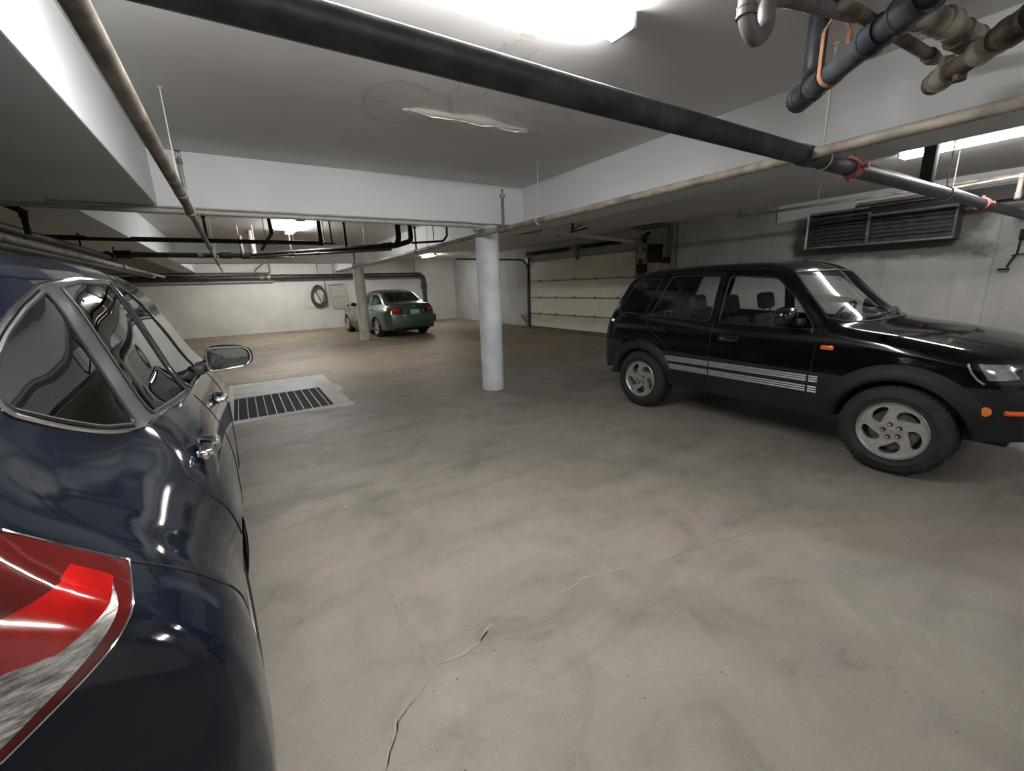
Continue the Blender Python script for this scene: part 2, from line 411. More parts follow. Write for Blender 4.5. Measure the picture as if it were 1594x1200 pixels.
# opener rail from the header into the room
rl = thing('opener_rail', 'pale steel opener rail running out from the header above the garage door', 'door rail', (6.9, 8.2, 2.55))
bm = B()
def bar(bm, a, b, w, h):
    a, b = Vector(a), Vector(b); d = (b-a); L = d.length; m = Matrix.Translation((a+b)/2) @ d.to_track_quat('X', 'Z').to_matrix().to_4x4()
    return box(bm, (-L/2, -w/2, -h/2), (L/2, w/2, h/2), 0, m)
bar(bm, (8.95, 7.95, 2.50), (5.45, 7.55, 2.62), .08, .065); obj('rail', bm, 'housing', rl, smooth=False)
bm = B(); bar(bm, (6.6, 7.68, 2.58), (6.6, 7.68, 2.82), .04, .04); bar(bm, (6.6, 7.68, 2.68), (6.9, 7.68, 2.82), .02, .02); bar(bm, (6.6, 7.2, 2.66), (6.6, 8.2, 2.62), .03, .03); obj('hanger_bracket', bm, 'pipe_dark', rl, smooth=False)
bm = B(); box(bm, (5.4, 7.5, 2.58), (5.6, 7.62, 2.68), .01); obj('end_pulley', bm, 'iron_pale', rl)
bm = B(); bar(bm, (5.7, 7.75, 2.63), (4.9, 11.4, 2.70), .05, .05)
tag(obj('conduit_channel', bm, 'iron_pale', None, smooth=False), 'cream channel under the ceiling running back from the opener rail end', 'conduit')
# opener unit and electrics beside the door
op = thing('door_operator', 'garage door operator of black motor, box and chain guard beside the cream door', 'door opener', (8.9, 7.3, 1.9))
bm = B(); box(bm, (8.78, 7.15, 1.95), (9.08, 7.40, 2.38), .015); obj('motor_case', bm, 'pipe_black', op)
bm = B(); box(bm, (8.8, 7.12, 2.38), (9.08, 7.36, 2.58), .01); obj('gear_box', bm, mat('brown gearbox', (.22, .19, .13), .6), op)
bm = B(); box(bm, (8.70, 7.45, 2.05), (8.78, 7.62, 2.42), .008); obj('control_box', bm, 'iron_pale', op)
bm = B(); tube(bm, [(8.86, 7.55, 2.42), (8.86, 7.55, 2.62), (8.86, 7.40, 2.66)], .045, 12, fillet=.08); obj('chain_guard', bm, 'pipe_black', op)
bm = B(); lathe(bm, [(0, -.03), (.06, -.03), (.06, .03), (0, .03)], 20, 'X', (8.82, 7.2, 2.68)); obj('sprocket', bm, 'iron_pale', op)
bm = B(); box(bm, (8.72, 7.5, 1.70), (8.95, 7.68, 1.92), .03); tube(bm, [(8.85, 7.55, 1.1), (8.85, 7.55, 1.75)], .035, 10); obj('clutch_housing', bm, 'pipe_black', op)
bm = B(); box(bm, (8.85, 7.2, 1.70), (9.05, 7.4, 1.94), .01); obj('lower_cover', bm, mat('tan cover', (.36, .24, .16), .6), op)
sh = B(); box(sh, (8.55, 6.9, 2.77), (9.05, 7.75, 2.79)); tag(obj('ceiling_shelf_plate', sh, 'iron_pale', None, smooth=False), 'pale flat plate under the ceiling above the door operator', 'plate')
for k, (y, z0, r) in enumerate(((7.0, 2.0, .018), (6.9, 1.6, .022), (6.75, 1.3, .02))):
    bm = B(); tube(bm, [(9.07, y, z0), (9.07, y, 2.82)], r, 10)
    lab = ['short grey wall conduit nearest the door operator', 'middle grey wall conduit right of the door operator', 'longest grey wall conduit right of the door operator'][k]
    tag(obj('wall_conduit', bm, 'pipe_grey'), lab, 'conduit', None)
bm = B(); box(bm, (9.0, 6.92, 1.92), (9.09, 7.08, 2.06), .01); tag(obj('junction_box', bm, 'pipe_black'), 'small black box at the foot of the short wall conduit', 'electric box')
# floor bracket left of door
bm = B(); bar(bm, (8.95, 13.0, .1), (8.95, 13.35, .42), .03, .03); bar(bm, (8.95, 13.0, .3), (8.95, 13.3, .3), .02, .02); bar(bm, (8.95, 13.02, .05), (8.95, 13.02, .45), .03, .03)
tag(obj('track_guard', bm, 'pipe_grey', None, smooth=False), 'small triangular steel guard at the foot of the door track', 'bracket')

# ------------------------------------------------------------------ floor drain
fd = thing('floor_drain', 'large floor drain with steel grate and plate in a pale concrete surround', 'drain', (.3, 7.2, 0))
M['pale_conc'] = mat('pale concrete', (.52, .51, .47), .8, noise=.15, nscale=5)
M['plate'] = mat('grey cover plate', (.34, .34, .34), .55, .1, noise=.15, nscale=4)
M['void'] = mat('drain pit', (.01, .01, .011), .9)
M['grate_bar'] = mat('galvanised grate', (.45, .46, .46), .5, .3)
bm = B()
for lo, hi in (((-.34, 5.88), (1.14, 6.03)), ((.90, 6.03), (1.13, 8.48)), ((-.34, 6.03), (-.27, 8.48)), ((-.27, 8.33), (.9, 8.48))):
    box(bm, (lo[0], lo[1], 0), (hi[0], hi[1], .006))
box(bm, (1.12, 6.9, 0), (1.2, 7.35, .005)); obj('concrete_surround', bm, 'pale_conc', fd, smooth=False)
bm = B(); box(bm, (-.27, 7.34, 0), (.9, 8.33, .009)); obj('cover_plate', bm, 'plate', fd, smooth=False)
bm = B(); box(bm, (HX0, HY0, -.35), (HX1, HY1, -.001)); bmesh.ops.delete(bm, geom=[f for f in bm.faces if f.normal.z > .5], context='FACES')
bmesh.ops.recalc_face_normals(bm, faces=bm.faces); bmesh.ops.reverse_faces(bm, faces=bm.faces)
me = bpy.data.meshes.new('pit'); bm.to_mesh(me); bm.free(); link('pit', me, 'void', fd)
bm = B()
for k in range(11): x = HX0+(HX1-HX0)*(k+.5)/11; box(bm, (x-.004, HY0, -.02), (x+.004, HY1, .003))
obj('grate', bm, 'grate_bar', fd, smooth=False)
bm = B()
for k in range(44): y = HY0+(HY1-HY0)*(k+.5)/44; box(bm, (HX0, y-.004, -.03), (HX1, y+.004, -.006))
obj('cross_bars', bm, mat('dark bars', (.02, .02, .022), .7), fd, smooth=False)  # near-black, close to the colour of the pit

# ------------------------------------------------------------------ lights
def fixture(x, y, along, L, label, z=CZ):
    """two-tube strip fixture; (x, y) = centre"""
    t = thing('ceiling_light', label, 'light', (x, y, z-.09))
    ax = Vector((1, 0, 0)) if along == 'X' else Vector((0, 1, 0)); sd = Vector((ax.y, ax.x, 0)); c = Vector((x, y, z))
    def bx(bm, l0, l1, s0, s1, z0, z1, bev=0):
        p = c+ax*l0+sd*s0; q = c+ax*l1+sd*s1
        box(bm, (min(p.x, q.x), min(p.y, q.y), z+z0), (max(p.x, q.x), max(p.y, q.y), z+z1), bev)
    bm = B(); bx(bm, -L/2, L/2, -.05, .05, -.05, 0); obj('housing', bm, 'housing', t, smooth=False)
    for e in (-1, 1):
        bm = B(); bx(bm, e*L/2-.012*e, e*L/2+.012*e, -.08, .08, -.082, -.012, .006); obj('end_cap', bm, 'housing', t)
    for s in (-1, 1):
        bm = B(); p = c+sd*s*.055-Vector((0, 0, .062)); tube(bm, [p-ax*(L/2-.015), p+ax*(L/2-.015)], .019, 12); obj('fluorescent_tube', bm, 'tube', t)
fixture(.65, 1.78, 'X', 2.44, 'bright strip light on the ceiling nearest the camera, cut by the top edge')
fixture(1.15, 9.6, 'Y', 1.9, 'strip light between the cross beams above the dark pipe runs')
fixture(6.75, 16.6, 'Y', 1.24, 'small far strip light on the ceiling near the back corner')
fixture(6.5, 1.35, 'Y', 1.24, 'strip light beyond the beam, above the black car')
for x, y, a, lab in ((1.2, 16.6, 'X', 'strip light by the back wall, hidden above the far cross beam'), (1.3, -2.4, 'X', 'strip light behind the camera in the middle bay'), (6.5, -2.6, 'Y', 'strip light behind the camera in the right bay')):
    fixture(x, y, a, 2.44 if y > 9 else 1.24, lab)

# ------------------------------------------------------------------ pipes
def pipe_thing(name, label, loc, m, runs, cat='pipe', couplings=(), cm=None):
    """runs: [(pts, r, fillet)]; couplings: [(point, direction, r, length[, material])]"""
    t = thing(name, label, cat, loc)
    for pts, r, f in runs:
        bm = B(); tube(bm, pts, r, 16, fillet=f); obj('pipe', bm, m, t)
    for c in couplings: coupling(t, *c[:4], c[4] if len(c) > 4 else (cm or m))
    return t
def coupling(t, p, d, r, L, m, name='coupling'):
    p, d = Vector(p), Vector(d).normalized(); bm = B()
    tube(bm, [p-d*L/2, p-d*L*.36, p-d*L*.34, p+d*L*.34, p+d*L*.36, p+d*L/2], [r, r, r*.93, r*.93, r, r], 16); return obj(name, bm, m, t)
def hanger(t, p, ztop, r, rr=.004, m='rod'):
    """ring round a pipe at p with a rod up to ztop"""
    bm = B(); x, y, z = p
    tube(bm, [(x, y, z+r), (x, y, ztop)], rr, 6); lathe(bm, [(0, ztop-.006), (.014, ztop-.006), (.014, ztop), (0, ztop)], 10, origin=(x, y, 0))
    return obj('hanger_rod', bm, m, t)
def ring(t, p, d, r, m='zinc'):
    d = Vector(d).normalized(); p = Vector(p); a, b = frame_of(d); bm = B()
    pts = [p+(a*math.cos(k*PI/10)+b*math.sin(k*PI/10))*(r+.004) for k in range(20)]
    tube(bm, pts, .005, 6, closed=True); return obj('hanger_ring', bm, m, t)
def sprinkler(t, x, y, z0, z1, r=.013, m='pipe_grey'):
    bm = B(); tube(bm, [(x, y, z0), (x, y, z1-.08)], r, 10); tube(bm, [(x, y, z1-.10), (x, y, z1-.065)], r*1.7, 6); obj('sprinkler_riser', bm, m, t)
    bm = B()
    for s in (-1, 1): tube(bm, [(x, y, z1-.065), (x+s*.016, y, z1-.045), (x+s*.012, y, z1-.02), (x, y, z1-.012)], .0035, 6)
    tube(bm, [(x, y, z1-.065), (x, y, z1-.012)], .004, 6); lathe(bm, [(0, z1-.012), (.022, z1-.012), (.022, z1-.009), (0, z1-.009)], 14, origin=(x, y, 0)); obj('sprinkler_head', bm, m, t)
X_, Y_, Z_ = (1, 0, 0), (0, 1, 0), (0, 0, 1)
# A: sprinkler line running away on the left
t = pipe_thing('sprinkler_pipe', 'tan sprinkler pipe running straight back along the left beam from the top edge', (-.22, 4, 2.2), 'pipe_tan',
    [([(-.21, -4.8, 2.2), (-.215, 4.56, 2.2)], .031, 0), ([(-.215, 4.56, 2.2), (-.222, 7.8, 2.2)], .025, 0), ([(-.222, 7.8, 2.2), (-.24, 12, 2.2)], .021, 0), ([(-.24, 12, 2.2), (-.25, 16.3, 2.2)], .017, 0)],
    couplings=[((-.215, 4.56, 2.2), Y_, .04, .10), ((-.222, 7.8, 2.2), Y_, .035, .09), ((-.24, 12, 2.2), Y_, .03, .09)])
sprinkler(t, -.21, 4.28, 2.2, 2.60, .014); sprinkler(t, -.20, 6.65, 2.2, 2.55, .016, 'pipe_dark')
for y in (3.75, 9.6): hanger(t, (-.21, y, 2.2), CZ, .03); ring(t, (-.21, y, 2.2), Y_, .031)
# B: sprinkler line on the right beam
t = pipe_thing('sprinkler_pipe', 'tan sprinkler pipe running back along the right beam past the blue column', (2.93, 4, 2.2), 'pipe_tan',
    [([(2.93, -4.8, 2.2), (2.93, 4.72, 2.2)], .030, 0), ([(2.93, 4.72, 2.2), (2.98, 9.5, 2.2)], .027, 0), ([(2.98, 9.5, 2.2), (3.05, 16.0, 2.2)], .02, 0)],
    couplings=[((2.93, 4.72, 2.2), Y_, .042, .12, 'pipe_grey'), ((2.98, 9.5, 2.2), Y_, .034, .1), ((2.965, 7.9, 2.2), Y_, .036, .09, 'pipe_dark')])
sprinkler(t, 2.93, 4.72, 2.2, 2.665, .019); sprinkler(t, 2.965, 7.9, 2.2, 2.7, .016, 'pipe_dark'); sprinkler(t, 3.0, 13.0, 2.2, 2.6, .016, 'pipe_dark')
for y in (3.98, 7.3, 11.2): hanger(t, (2.93+max(0, (y-4.7)*.01), y, 2.2), CZ, .03, .005 if y < 2 else .0035); ring(t, (2.93+max(0, (y-4.7)*.01), y, 2.2), Y_, .034, 'rod')
# C: big dark main crossing the picture
t = pipe_thing('fire_main', 'thick dark steel main crossing the whole picture under the ceiling', (3, 1.34, 2.2), 'pipe_dark',
    [([(-5.9, 1.34, 2.2), (9.08, 1.34, 2.2)], .051, 0)],
    couplings=[((3.57, 1.34, 2.2), X_, .066, .085, 'red'), ((6.95, 1.34, 2.2), X_, .066, .085, 'red'), ((2.93, 1.34, 2.2), X_, .058, .10, 'pipe_dark')])
for x in (3.57, 6.95):
    bm = B()
    for s in (-1, 1): box(bm, (x-.018, 1.34-.02+s*.078, 2.185), (x+.018, 1.34+.02+s*.078, 2.215), .004); tube(bm, [(x-.04, 1.34+s*.08, 2.2), (x+.04, 1.34+s*.08, 2.2)], .008, 6)
    for s in (-1, 1): box(bm, (x-.018, 1.34-.012, 2.2+s*.072-.012), (x+.018, 1.34+.012, 2.2+s*.072+.012), .004)
    obj('clamp_bolts', bm, 'red', t)
ring(t, (3.15, 1.34, 2.2), X_, .051, 'rod'); hanger(t, (3.15, 1.34, 2.2), CZ, .05, .007)
ring(t, (5.63, 1.34, 2.2), X_, .051, 'rod'); hanger(t, (5.63, 1.34, 2.2), CZ, .05, .006)
bm = B(); box(bm, (5.02, 1.30, 2.24), (5.12, 1.38, 2.82), .005); bm2 = bm; tag(obj('steel_post', bm, 'pipe_black', None), 'short dark square post dropping from the ceiling onto the main, left of the strip light', 'post')
# D: conduit along the near cross beam
t = pipe_thing('beam_conduit', 'pale pipe running along the foot of the near cross beam to the blue column', (1, 5.12, 2.30), 'pipe_pale',
    [([(-5.9, 5.14, 2.285), (2.3, 5.14, 2.285), (2.72, 5.12, 2.285), (2.9, 5.15, 2.27)], .022, .1), ([(-1.2, 5.165, 2.325), (2.4, 5.165, 2.325), (2.7, 5.14, 2.325)], .009, .05)])
bm = B(); tube(bm, [(-.27, 5.14, 2.2), (-.22, 5.14, 2.285), (.1, 5.14, 2.285)], .024, 10)
bm.free()
# loop of wire on the column head
bm = B(); tube(bm, [(3.085+.175*math.cos(a), 5.42+.175*math.sin(a), 2.27+.012*math.sin(3*a)) for a in [i*2*PI/30 for i in range(30)]], .009, 8, closed=True)
tag(obj('column_wire', bm, 'pipe_pale'), 'pale wire looped round the head of the blue column', 'wire')

# second bay: black drains
t = pipe_thing('drain_pipe', 'thin black drain pipe crossing level behind the near cross beam, upper of the two', (-.4, 8, 2.32), 'pipe_black',
    [([(-2.15, 8, 2.32), (1.36, 8, 2.315)], .033, 0), ([(1.335, 8, 2.315), (1.335, 8, 2.82)], .030, 0), ([(1.36, 8, 2.315), (1.56, 8, 2.31)], .013, 0), ([(1.51, 8, 2.31), (1.50, 8, 2.82)], .013, 0)],
    couplings=[((1.335, 8, 2.33), Z_, .04, .1)])
t = pipe_thing('drain_pipe', 'thick black drain pipe from the left pipes bending back to the right under the ceiling', (.3, 9.6, 2.25), 'pipe_black',
    [([(-1.65, 10, 2.26), (.38, 10, 2.25), (2.30, 7.0, 2.205), (2.33, 6.96, 2.30), (2.33, 6.96, 2.82)], .045, .08), ([(2.28, 7.03, 2.2), (2.55, 7.0, 2.28), (2.55, 7.0, 2.82)], .04, .06), ([(1.72, 7.92, 2.22), (1.72, 7.92, 2.82)], .022, 0)],
    couplings=[((-.05, 10, 2.255), X_, .062, .16), ((.30, 10, 2.25), X_, .062, .2), ((2.2, 7.15, 2.21), (1.9, -3, 0), .055, .15), ((-.45, 10, 2.255), X_, .06, .08, 'pipe_grey')])
for x in (.2, .45): hanger(t, (x, 10, 2.25), CZ, .045, .01)
hanger(t, (.98, 9.06, 2.24), CZ, .045, .01); hanger(t, (1.45, 8.33, 2.22), CZ, .045, .009)
t = pipe_thing('copper_line', 'thin copper coloured line running below the thick black drain', (1.2, 8.3, 2.18), 'copper',
    [([(.35, 9.75, 2.20), (.6, 9.3, 2.19), (2.2, 7.0, 2.14)], .019, .1), ([(.32, 9.7, 2.19), (1.05, 9.45, 2.185)], .017, 0)],
    couplings=[((.95, 8.8, 2.18), (1.6, -2.3, 0), .03, .12), ((1.3, 8.3, 2.17), (1.6, -2.3, 0), .028, .08), ((1.75, 7.65, 2.155), (1.6, -2.3, 0), .028, .06)])
hanger(t, (1.0, 8.72, 2.18), CZ, .02, .005)
t = pipe_thing('drain_riser', 'black drain riser with a crooked offset, left of the strip light', (.55, 8.2, 2.5), 'pipe_black',
    [([(.60, 8, 2.82), (.62, 8, 2.45), (.50, 8.9, 2.28)], .026, .05)], couplings=[((.62, 8, 2.48), Z_, .033, .08)])
hanger(t, (.52, 8.0, 2.44), CZ, .0, .006, 'pipe_grey')
t = pipe_thing('vent_stub', 'short pale pipe standing up from the black drain fittings', (.38, 9.95, 2.5), 'iron_pale',
    [([(.40, 9.95, 2.28), (.385, 9.95, 2.72)], .042, 0), ([(.22, 9.95, 2.28), (.22, 9.95, 2.62)], .03, 0)])
t = pipe_thing('thin_drain', 'thin black pipe with an offset rising beside the right beam face', (2.9, 7, 2.3), 'pipe_black',
    [([(2.56, 7, 2.25), (3.12, 7, 2.29), (3.2, 7, 2.38), (3.2, 7, 2.82)], .018, .04)])
hanger(t, (2.95, 7, 2.28), CZ, .018, .006, 'pipe_black'); hanger(t, (1.95, 7.6, 2.24), CZ, .02, .005, 'zinc')

# left: lines running back along the left beam
t = pipe_thing('side_drain', 'pale grey pipe sloping away above the roof of the dark blue car', (-1.46, 6, 2.03), 'pipe_tan',
    [([(-1.44, -4.8, 2.0), (-1.455, 8.0, 2.01), (-1.5, 14.2, 2.02)], .034, 0)], couplings=[((-1.46, 9.2, 2.01), Y_, .05, .2, 'iron_pale'), ((-1.45, 6.3, 2.01), Y_, .042, .1)])
t = pipe_thing('side_drain', 'black pipe running back just above the pale grey one on the left', (-1.7, 6, 2.16), 'pipe_black',
    [([(-1.66, -4.8, 2.14), (-1.70, 10.0, 2.2)], .045, 0), ([(-1.40, -4.8, 1.93), (-1.44, 12, 1.94)], .035, 0), ([(-1.46, 5.6, 2.10), (-1.46, 5.6, 2.29), (-1.58, 5.5, 2.36)], .026, .03)],
    couplings=[((-1.70, 9.9, 2.22), Y_, .075, .34), ((-1.55, 10, 2.26), X_, .07, .22), ((-1.46, 5.6, 2.27), Z_, .035, .06)])
for y in (4.8, 5.3, 8.4, 10.4): hanger(t, (-1.72, y, 2.18), CZ, .04, .012, 'pipe_black')

# back wall big pipe
t = pipe_thing('storm_pipe', 'thick dark pipe along the back wall turning down behind the green sedan', (3, 19.12, 2.15), 'pipe_dark',
    [([(-5.9, 19.12, 2.13), (7.42, 19.12, 2.13), (7.42, 19.12, .32)], .095, .28)],
    couplings=[((7.42, 19.12, 1.7), Z_, .15, .08), ((7.42, 19.12, 1.55), Z_, .12, .1), ((7.05, 19.12, 2.13), X_, .11, .12), ((-.9, 19.12, 2.13), X_, .115, .2), ((.9, 19.12, 2.13), X_, .11, .12, 'iron_pale'), ((1.15, 19.12, 2.13), X_, .11, .08, 'iron_pale'), ((1.6, 19.12, 2.13), X_, .11, .08)])
for x in (2.9, 3.5, 7.0): hanger(t, (x, 19.12, 2.13), CZ, .09, .014, 'pipe_grey')
t = pipe_thing('wall_line', 'thin pale line on the back wall above the thick dark pipe', (0, 19.2, 2.32), 'pipe_grey',
    [([(-5.9, 19.2, 2.32), (1.22, 19.2, 2.30), (1.22, 19.2, 2.82)], .022, .05), ([(.72, 19.1, 2.22), (.74, 19.0, 2.40), (1.05, 18.9, 2.66), (1.05, 18.9, 2.82)], .028, .04)])
t = pipe_thing('wall_line', 'pale line on the back wall below the thick dark pipe', (-1, 19.25, 1.98), 'pipe_pale', [([(-5.9, 19.25, 1.98), (1.3, 19.25, 1.975)], .03, 0)])
bm = B(); box(bm, (7.66, 18.95, .0), (7.82, 19.2, .32), .02); tag(obj('black_bin', bm, 'black_plastic'), 'small black box on the floor between the green sedan and the back wall', 'box')

# right bay
t = pipe_thing('sprinkler_pipe', 'thin tan sprinkler pipe ending above the wall heater', (7.7, 3, 2.55), 'pipe_tan',
    [([(7.66, 4.48, 2.55), (7.9, -4.8, 2.55)], .021, 0)], couplings=[((7.665, 4.45, 2.55), Y_, .03, .08), ((7.68, 3.95, 2.55), Y_, .027, .06)])
sprinkler(t, 7.665, 4.45, 2.55, 2.68, .016, 'pipe_tan')
for y in (3.95, 3.25): hanger(t, (7.68, y, 2.55), CZ, .02, .004)
t = pipe_thing('branch_pipe', 'short tan branch with elbow rising at the right edge by the strip light', (7.2, 1.4, 2.45), 'pipe_tan',
    [([(6.9, 1.37, 2.26), (7.2, 1.66, 2.44), (7.1, 1.12, 2.45)], .014, .03), ([(7.1, 1.12, 2.47), (7.1, 1.12, 2.22)], .022, 0), ([(7.2, 1.60, 2.42), (7.75, 1.95, 2.42)], .018, 0)],
    couplings=[((7.1, 1.12, 2.45), Z_, .028, .05), ((7.1, 1.12, 2.26), Z_, .028, .06)])
hanger(t, (6.95, 1.6, 2.42), CZ, .0, .005, 'pipe_grey')

# upper right plumbing near the camera
a, b = Vector((2.665, 1.262, 2.43)), Vector((2.235, .71, 2.46)); d = (b-a).normalized()
t = pipe_thing('waste_pipe', 'black plastic waste pipe with capped end, lower left of the plumbing at the top right', tuple(a), 'abs',
    [([a, b+d*.5], .052, 0), ([a+d*.05+Vector((0, 0, 0)), (2.70, 1.24, 2.52), (2.70, 1.24, 2.83)], .046, .05)],
    couplings=[(a+d*.02, d, .062, .13), (a+d*.16, d, .058, .10), (a+d*.52, d, .063, .09), (a+d*.70, d, .064, .13)])
bm = B(); c = a-d*.045; tube(bm, [c-d*.02, c-d*.005, c+d*.05], [.03, .055, .062], 16); obj('end_cap', bm, 'abs', t)
sc = a+d*.235
bm = B(); x1, y1 = frame_of(d); side = d.cross(Vector((0, 0, 1))).normalized()
pts = [sc+side*(.056*math.cos(k*PI/12))+Vector((0, 0, -.056*math.sin(k*PI/12))) for k in range(13)]
pts = [sc+side*.056+Vector((0, 0, .17))]+pts+[sc-side*.056+Vector((0, 0, .17))]
for p, q in zip(pts, pts[1:]):
    n = ((p+q)/2-sc); n = (n-d*n.dot(d)); n.z = min(n.z, .0) if n.z < .05 else 0; n = n.normalized()*.002
    vs = [p-d*.014, p+d*.014, q+d*.014, q-d*.014]
    f1 = [bm.verts.new(v+n) for v in vs]; f2 = [bm.verts.new(v-n) for v in vs]; bm.faces.new(f1); bm.faces.new(f2[::-1])
tag(obj('hanger_strap', bm, 'strap', None, smooth=False), 'copper coloured strap slung round the black waste pipe', 'strap')
bm = B(); tube(bm, [sc+side*.056+Vector((0, 0, .17)), sc+Vector((0, 0, .26)), sc-side*.056+Vector((0, 0, .17))], .008, 6); tube(bm, [sc+Vector((0, 0, .26)), (sc.x, sc.y, CZ)], .006, 6)
tag(obj('strap_yoke', bm, 'strap'), 'rusty yoke and rod from ceiling that carries the strap on the black waste pipe', 'hanger')
a, b = Vector((3.14, .85, 2.45)), Vector((2.77, .535, 2.45)); d = (b-a).normalized()
t = pipe_thing('waste_pipe', 'stained brown iron waste pipe at the top right corner', tuple(a), 'iron',
    [([a, b+d*.5], .046, 0)], couplings=[(a+d*.05, d, .058, .11, 'iron_pale'), (a+d*.02, d, .052, .14), (a+d*.33, d, .056, .12, 'iron_pale'), (a+d*.5, d, .06, .14)])
bm = B(); tube(bm, [a+d*.16+Vector((0, 0, -.03)), a+d*.16+Vector((0, 0, -.068))], .026, 8); obj('cleanout_plug', bm, 'iron', t); bm = B(); tube(bm, [a+d*.02+Vector((0, 0, .03)), a+d*.04+Vector((0, 0, .09))], .03, 8); obj('cleanout_plug', bm, 'iron', t)
t = pipe_thing('waste_branch', 'pale stained branch fitting joining the brown iron waste pipe from above', (2.85, .7, 2.56), 'iron_pale',
    [([(2.60, .84, 2.60), (2.84, .76, 2.56), (3.0, .70, 2.50)], .05, .05)], couplings=[((2.66, .82, 2.59), (.24, -.08, -.04), .062, .07), ((2.80, .77, 2.57), (.24, -.08, -.04), .058, .06), ((2.93, .73, 2.53), (.2, -.08, -.06), .06, .09)])
t = pipe_thing('cross_line', 'brown line passing behind the black waste pipe into the iron one', (2.9, .95, 2.6), 'iron', [([(2.0, 1.0, 2.62), (3.30, .92, 2.60)], .026, 0)],
    couplings=[((2.30, .98, 2.61), X_, .036, .1, 'iron_pale'), ((3.22, .925, 2.60), X_, .034, .06)])
t = pipe_thing('sink_trap', 'grey U shaped trap hanging at the top edge', (1.7, 1, 2.4), 'trap',
    [([(1.655, 1, 2.83), (1.655, 1, 2.40), (1.72, 1, 2.35), (1.79, 1, 2.40), (1.78, 1, 2.49), (1.88, 1, 2.53), (2.5, 1, 2.63)], .029, .05)],
    couplings=[((1.655, 1, 2.42), Z_, .034, .03), ((1.95, 1, 2.545), (.6, 0, .1), .034, .04), ((2.1, 1, 2.57), (.6, 0, .1), .034, .03)])

# peeled ceiling paint
def peel():
    rnd = random.Random(5); bm = B(); n = 26; rows = []
    for i in range(n+1):
        u = i/n; x = 1.25+1.12*u; c = 3.37-.02*u; wdt = .10*math.sin(PI*u)**.5*(.55+.45*math.sin(u*7+1)**2)+.01
        e = rnd.uniform(-.012, .012); hang = .055*math.sin(PI*u)**.6*(.6+.5*math.sin(u*9)**2)
        rows.append([bm.verts.new((x, c+wdt*s+(e if s < 0 else 0), CZ-.003-hang*(.5-.5*s)**2)) for s in (-1, -.5, 0, .5, 1)])
    for p, q in zip(rows, rows[1:]):
        for k in range(4): bm.faces.new((p[k], p[k+1], q[k+1], q[k]))
    M['peel'] = mat('peeled white paint', (.80, .79, .76), .6)
    o = obj('peeling_paint', bm, 'peel'); s = o.modifiers.new('s', 'SOLIDIFY'); s.thickness = .0015
    tag(o, 'long curled flake of white paint peeling from the ceiling', 'paint flake')
peel()

# ------------------------------------------------------------------ heater on the right wall
ht = thing('wall_heater', 'long louvred steel heater mounted high on the concrete wall behind the black car', 'heater', (8.95, 2.9, 1.95))
M['heater'] = mat('heater casing', (.11, .11, .11), .45, .5, noise=.3, nscale=8)
M['heater_edge'] = mat('heater frame', (.20, .20, .20), .5, .4, noise=.4, nscale=12)
M['louvre'] = mat('heater louvre', (.13, .125, .12), .5, .4, noise=.4, nscale=10)
y0, y1, z0, z1 = 1.92, 3.85, 1.96, 2.56; xf = 8.80
bm = B(); box(bm, (xf+.02, y0, z0), (9.08, y1, z0+.03)); box(bm, (xf+.02, y0, z1-.02), (9.08, y1, z1)); box(bm, (9.04, y0, z0), (9.09, y1, z1)); obj('casing', bm, 'heater', ht, smooth=False)
bm = B(); box(bm, (xf, y1-.02, z0), (9.08, y1, z1)); obj('end_panel', bm, 'zinc', ht, smooth=False)
bm = B(); box(bm, (xf, y0, z0), (9.08, y0+.03, z1-.1)); obj('end_panel', bm, 'heater', ht, smooth=False)
bm = B(); box(bm, (xf-.006, y0, z0), (xf+.03, y1, z0+.035), .004); box(bm, (xf-.006, 2.93, z0), (xf+.03, 2.97, z1-.09), .003); box(bm, (xf-.004, 2.97, z1-.04), (xf+.03, y1, z1), .003); box(bm, (xf-.004, y0, z1-.17), (xf+.03, 2.93, z1-.13), .003); obj('front_frame', bm, 'heater_edge', ht, smooth=False)
for k in range(8):
    z = z0+.07+k*.062
    for a_, b_ in ((2.98, 3.82), (1.96, 2.92)):
        if a_ < 2.5 and k > 5: continue
        bm = B(); bar(bm, (xf+.03, a_, z), (xf+.03, b_, z), .05, .006)
        for v in bm.verts: v.co.z += (v.co.x-(xf+.03))*.8
        obj('louvre', bm, 'louvre', ht, smooth=False)
bm = B(); box(bm, (8.84, 3.87, 2.10), (8.9, 3.92, 2.22), .01); box(bm, (8.84, 3.87, 2.28), (8.9, 3.92, 2.40), .01); obj('valve', bm, 'iron_pale', ht)
bm = B(); box(bm, (xf-.008, y1-.03, z0), (xf, y1, z1), .002); obj('edge_strip', bm, 'housing', ht)
bm = B(); box(bm, (8.9, 1.3, 2.42), (9.06, 3.2, 2.60)); tag(obj('dark_recess', bm, 'black_plastic', None, smooth=False), 'black block added for the sooty, shadowed recess above the right half of the heater', 'dark block')  # added black block: soot and shadow of the recess put into its colour
bm = B(); tube(bm, [(9.05, 1.31, 1.92), (9.02, 1.31, 1.70), (9.04, 1.36, 1.60), (9.04, 1.38, 1.52)], .012, 8, fillet=.03); box(bm, (9.02, 1.2, 1.88), (9.1, 1.33, 2.02), .01); tube(bm, [(9.04, 1.24, 1.70), (9.04, 1.36, 1.68)], .01, 6); tube(bm, [(9.04, 1.35, 1.5), (9.04, 1.46, 1.5)], .014, 6)
tag(obj('wall_valve', bm, 'pipe_black'), 'small dark valve and lever on the concrete wall at the right edge', 'valve')

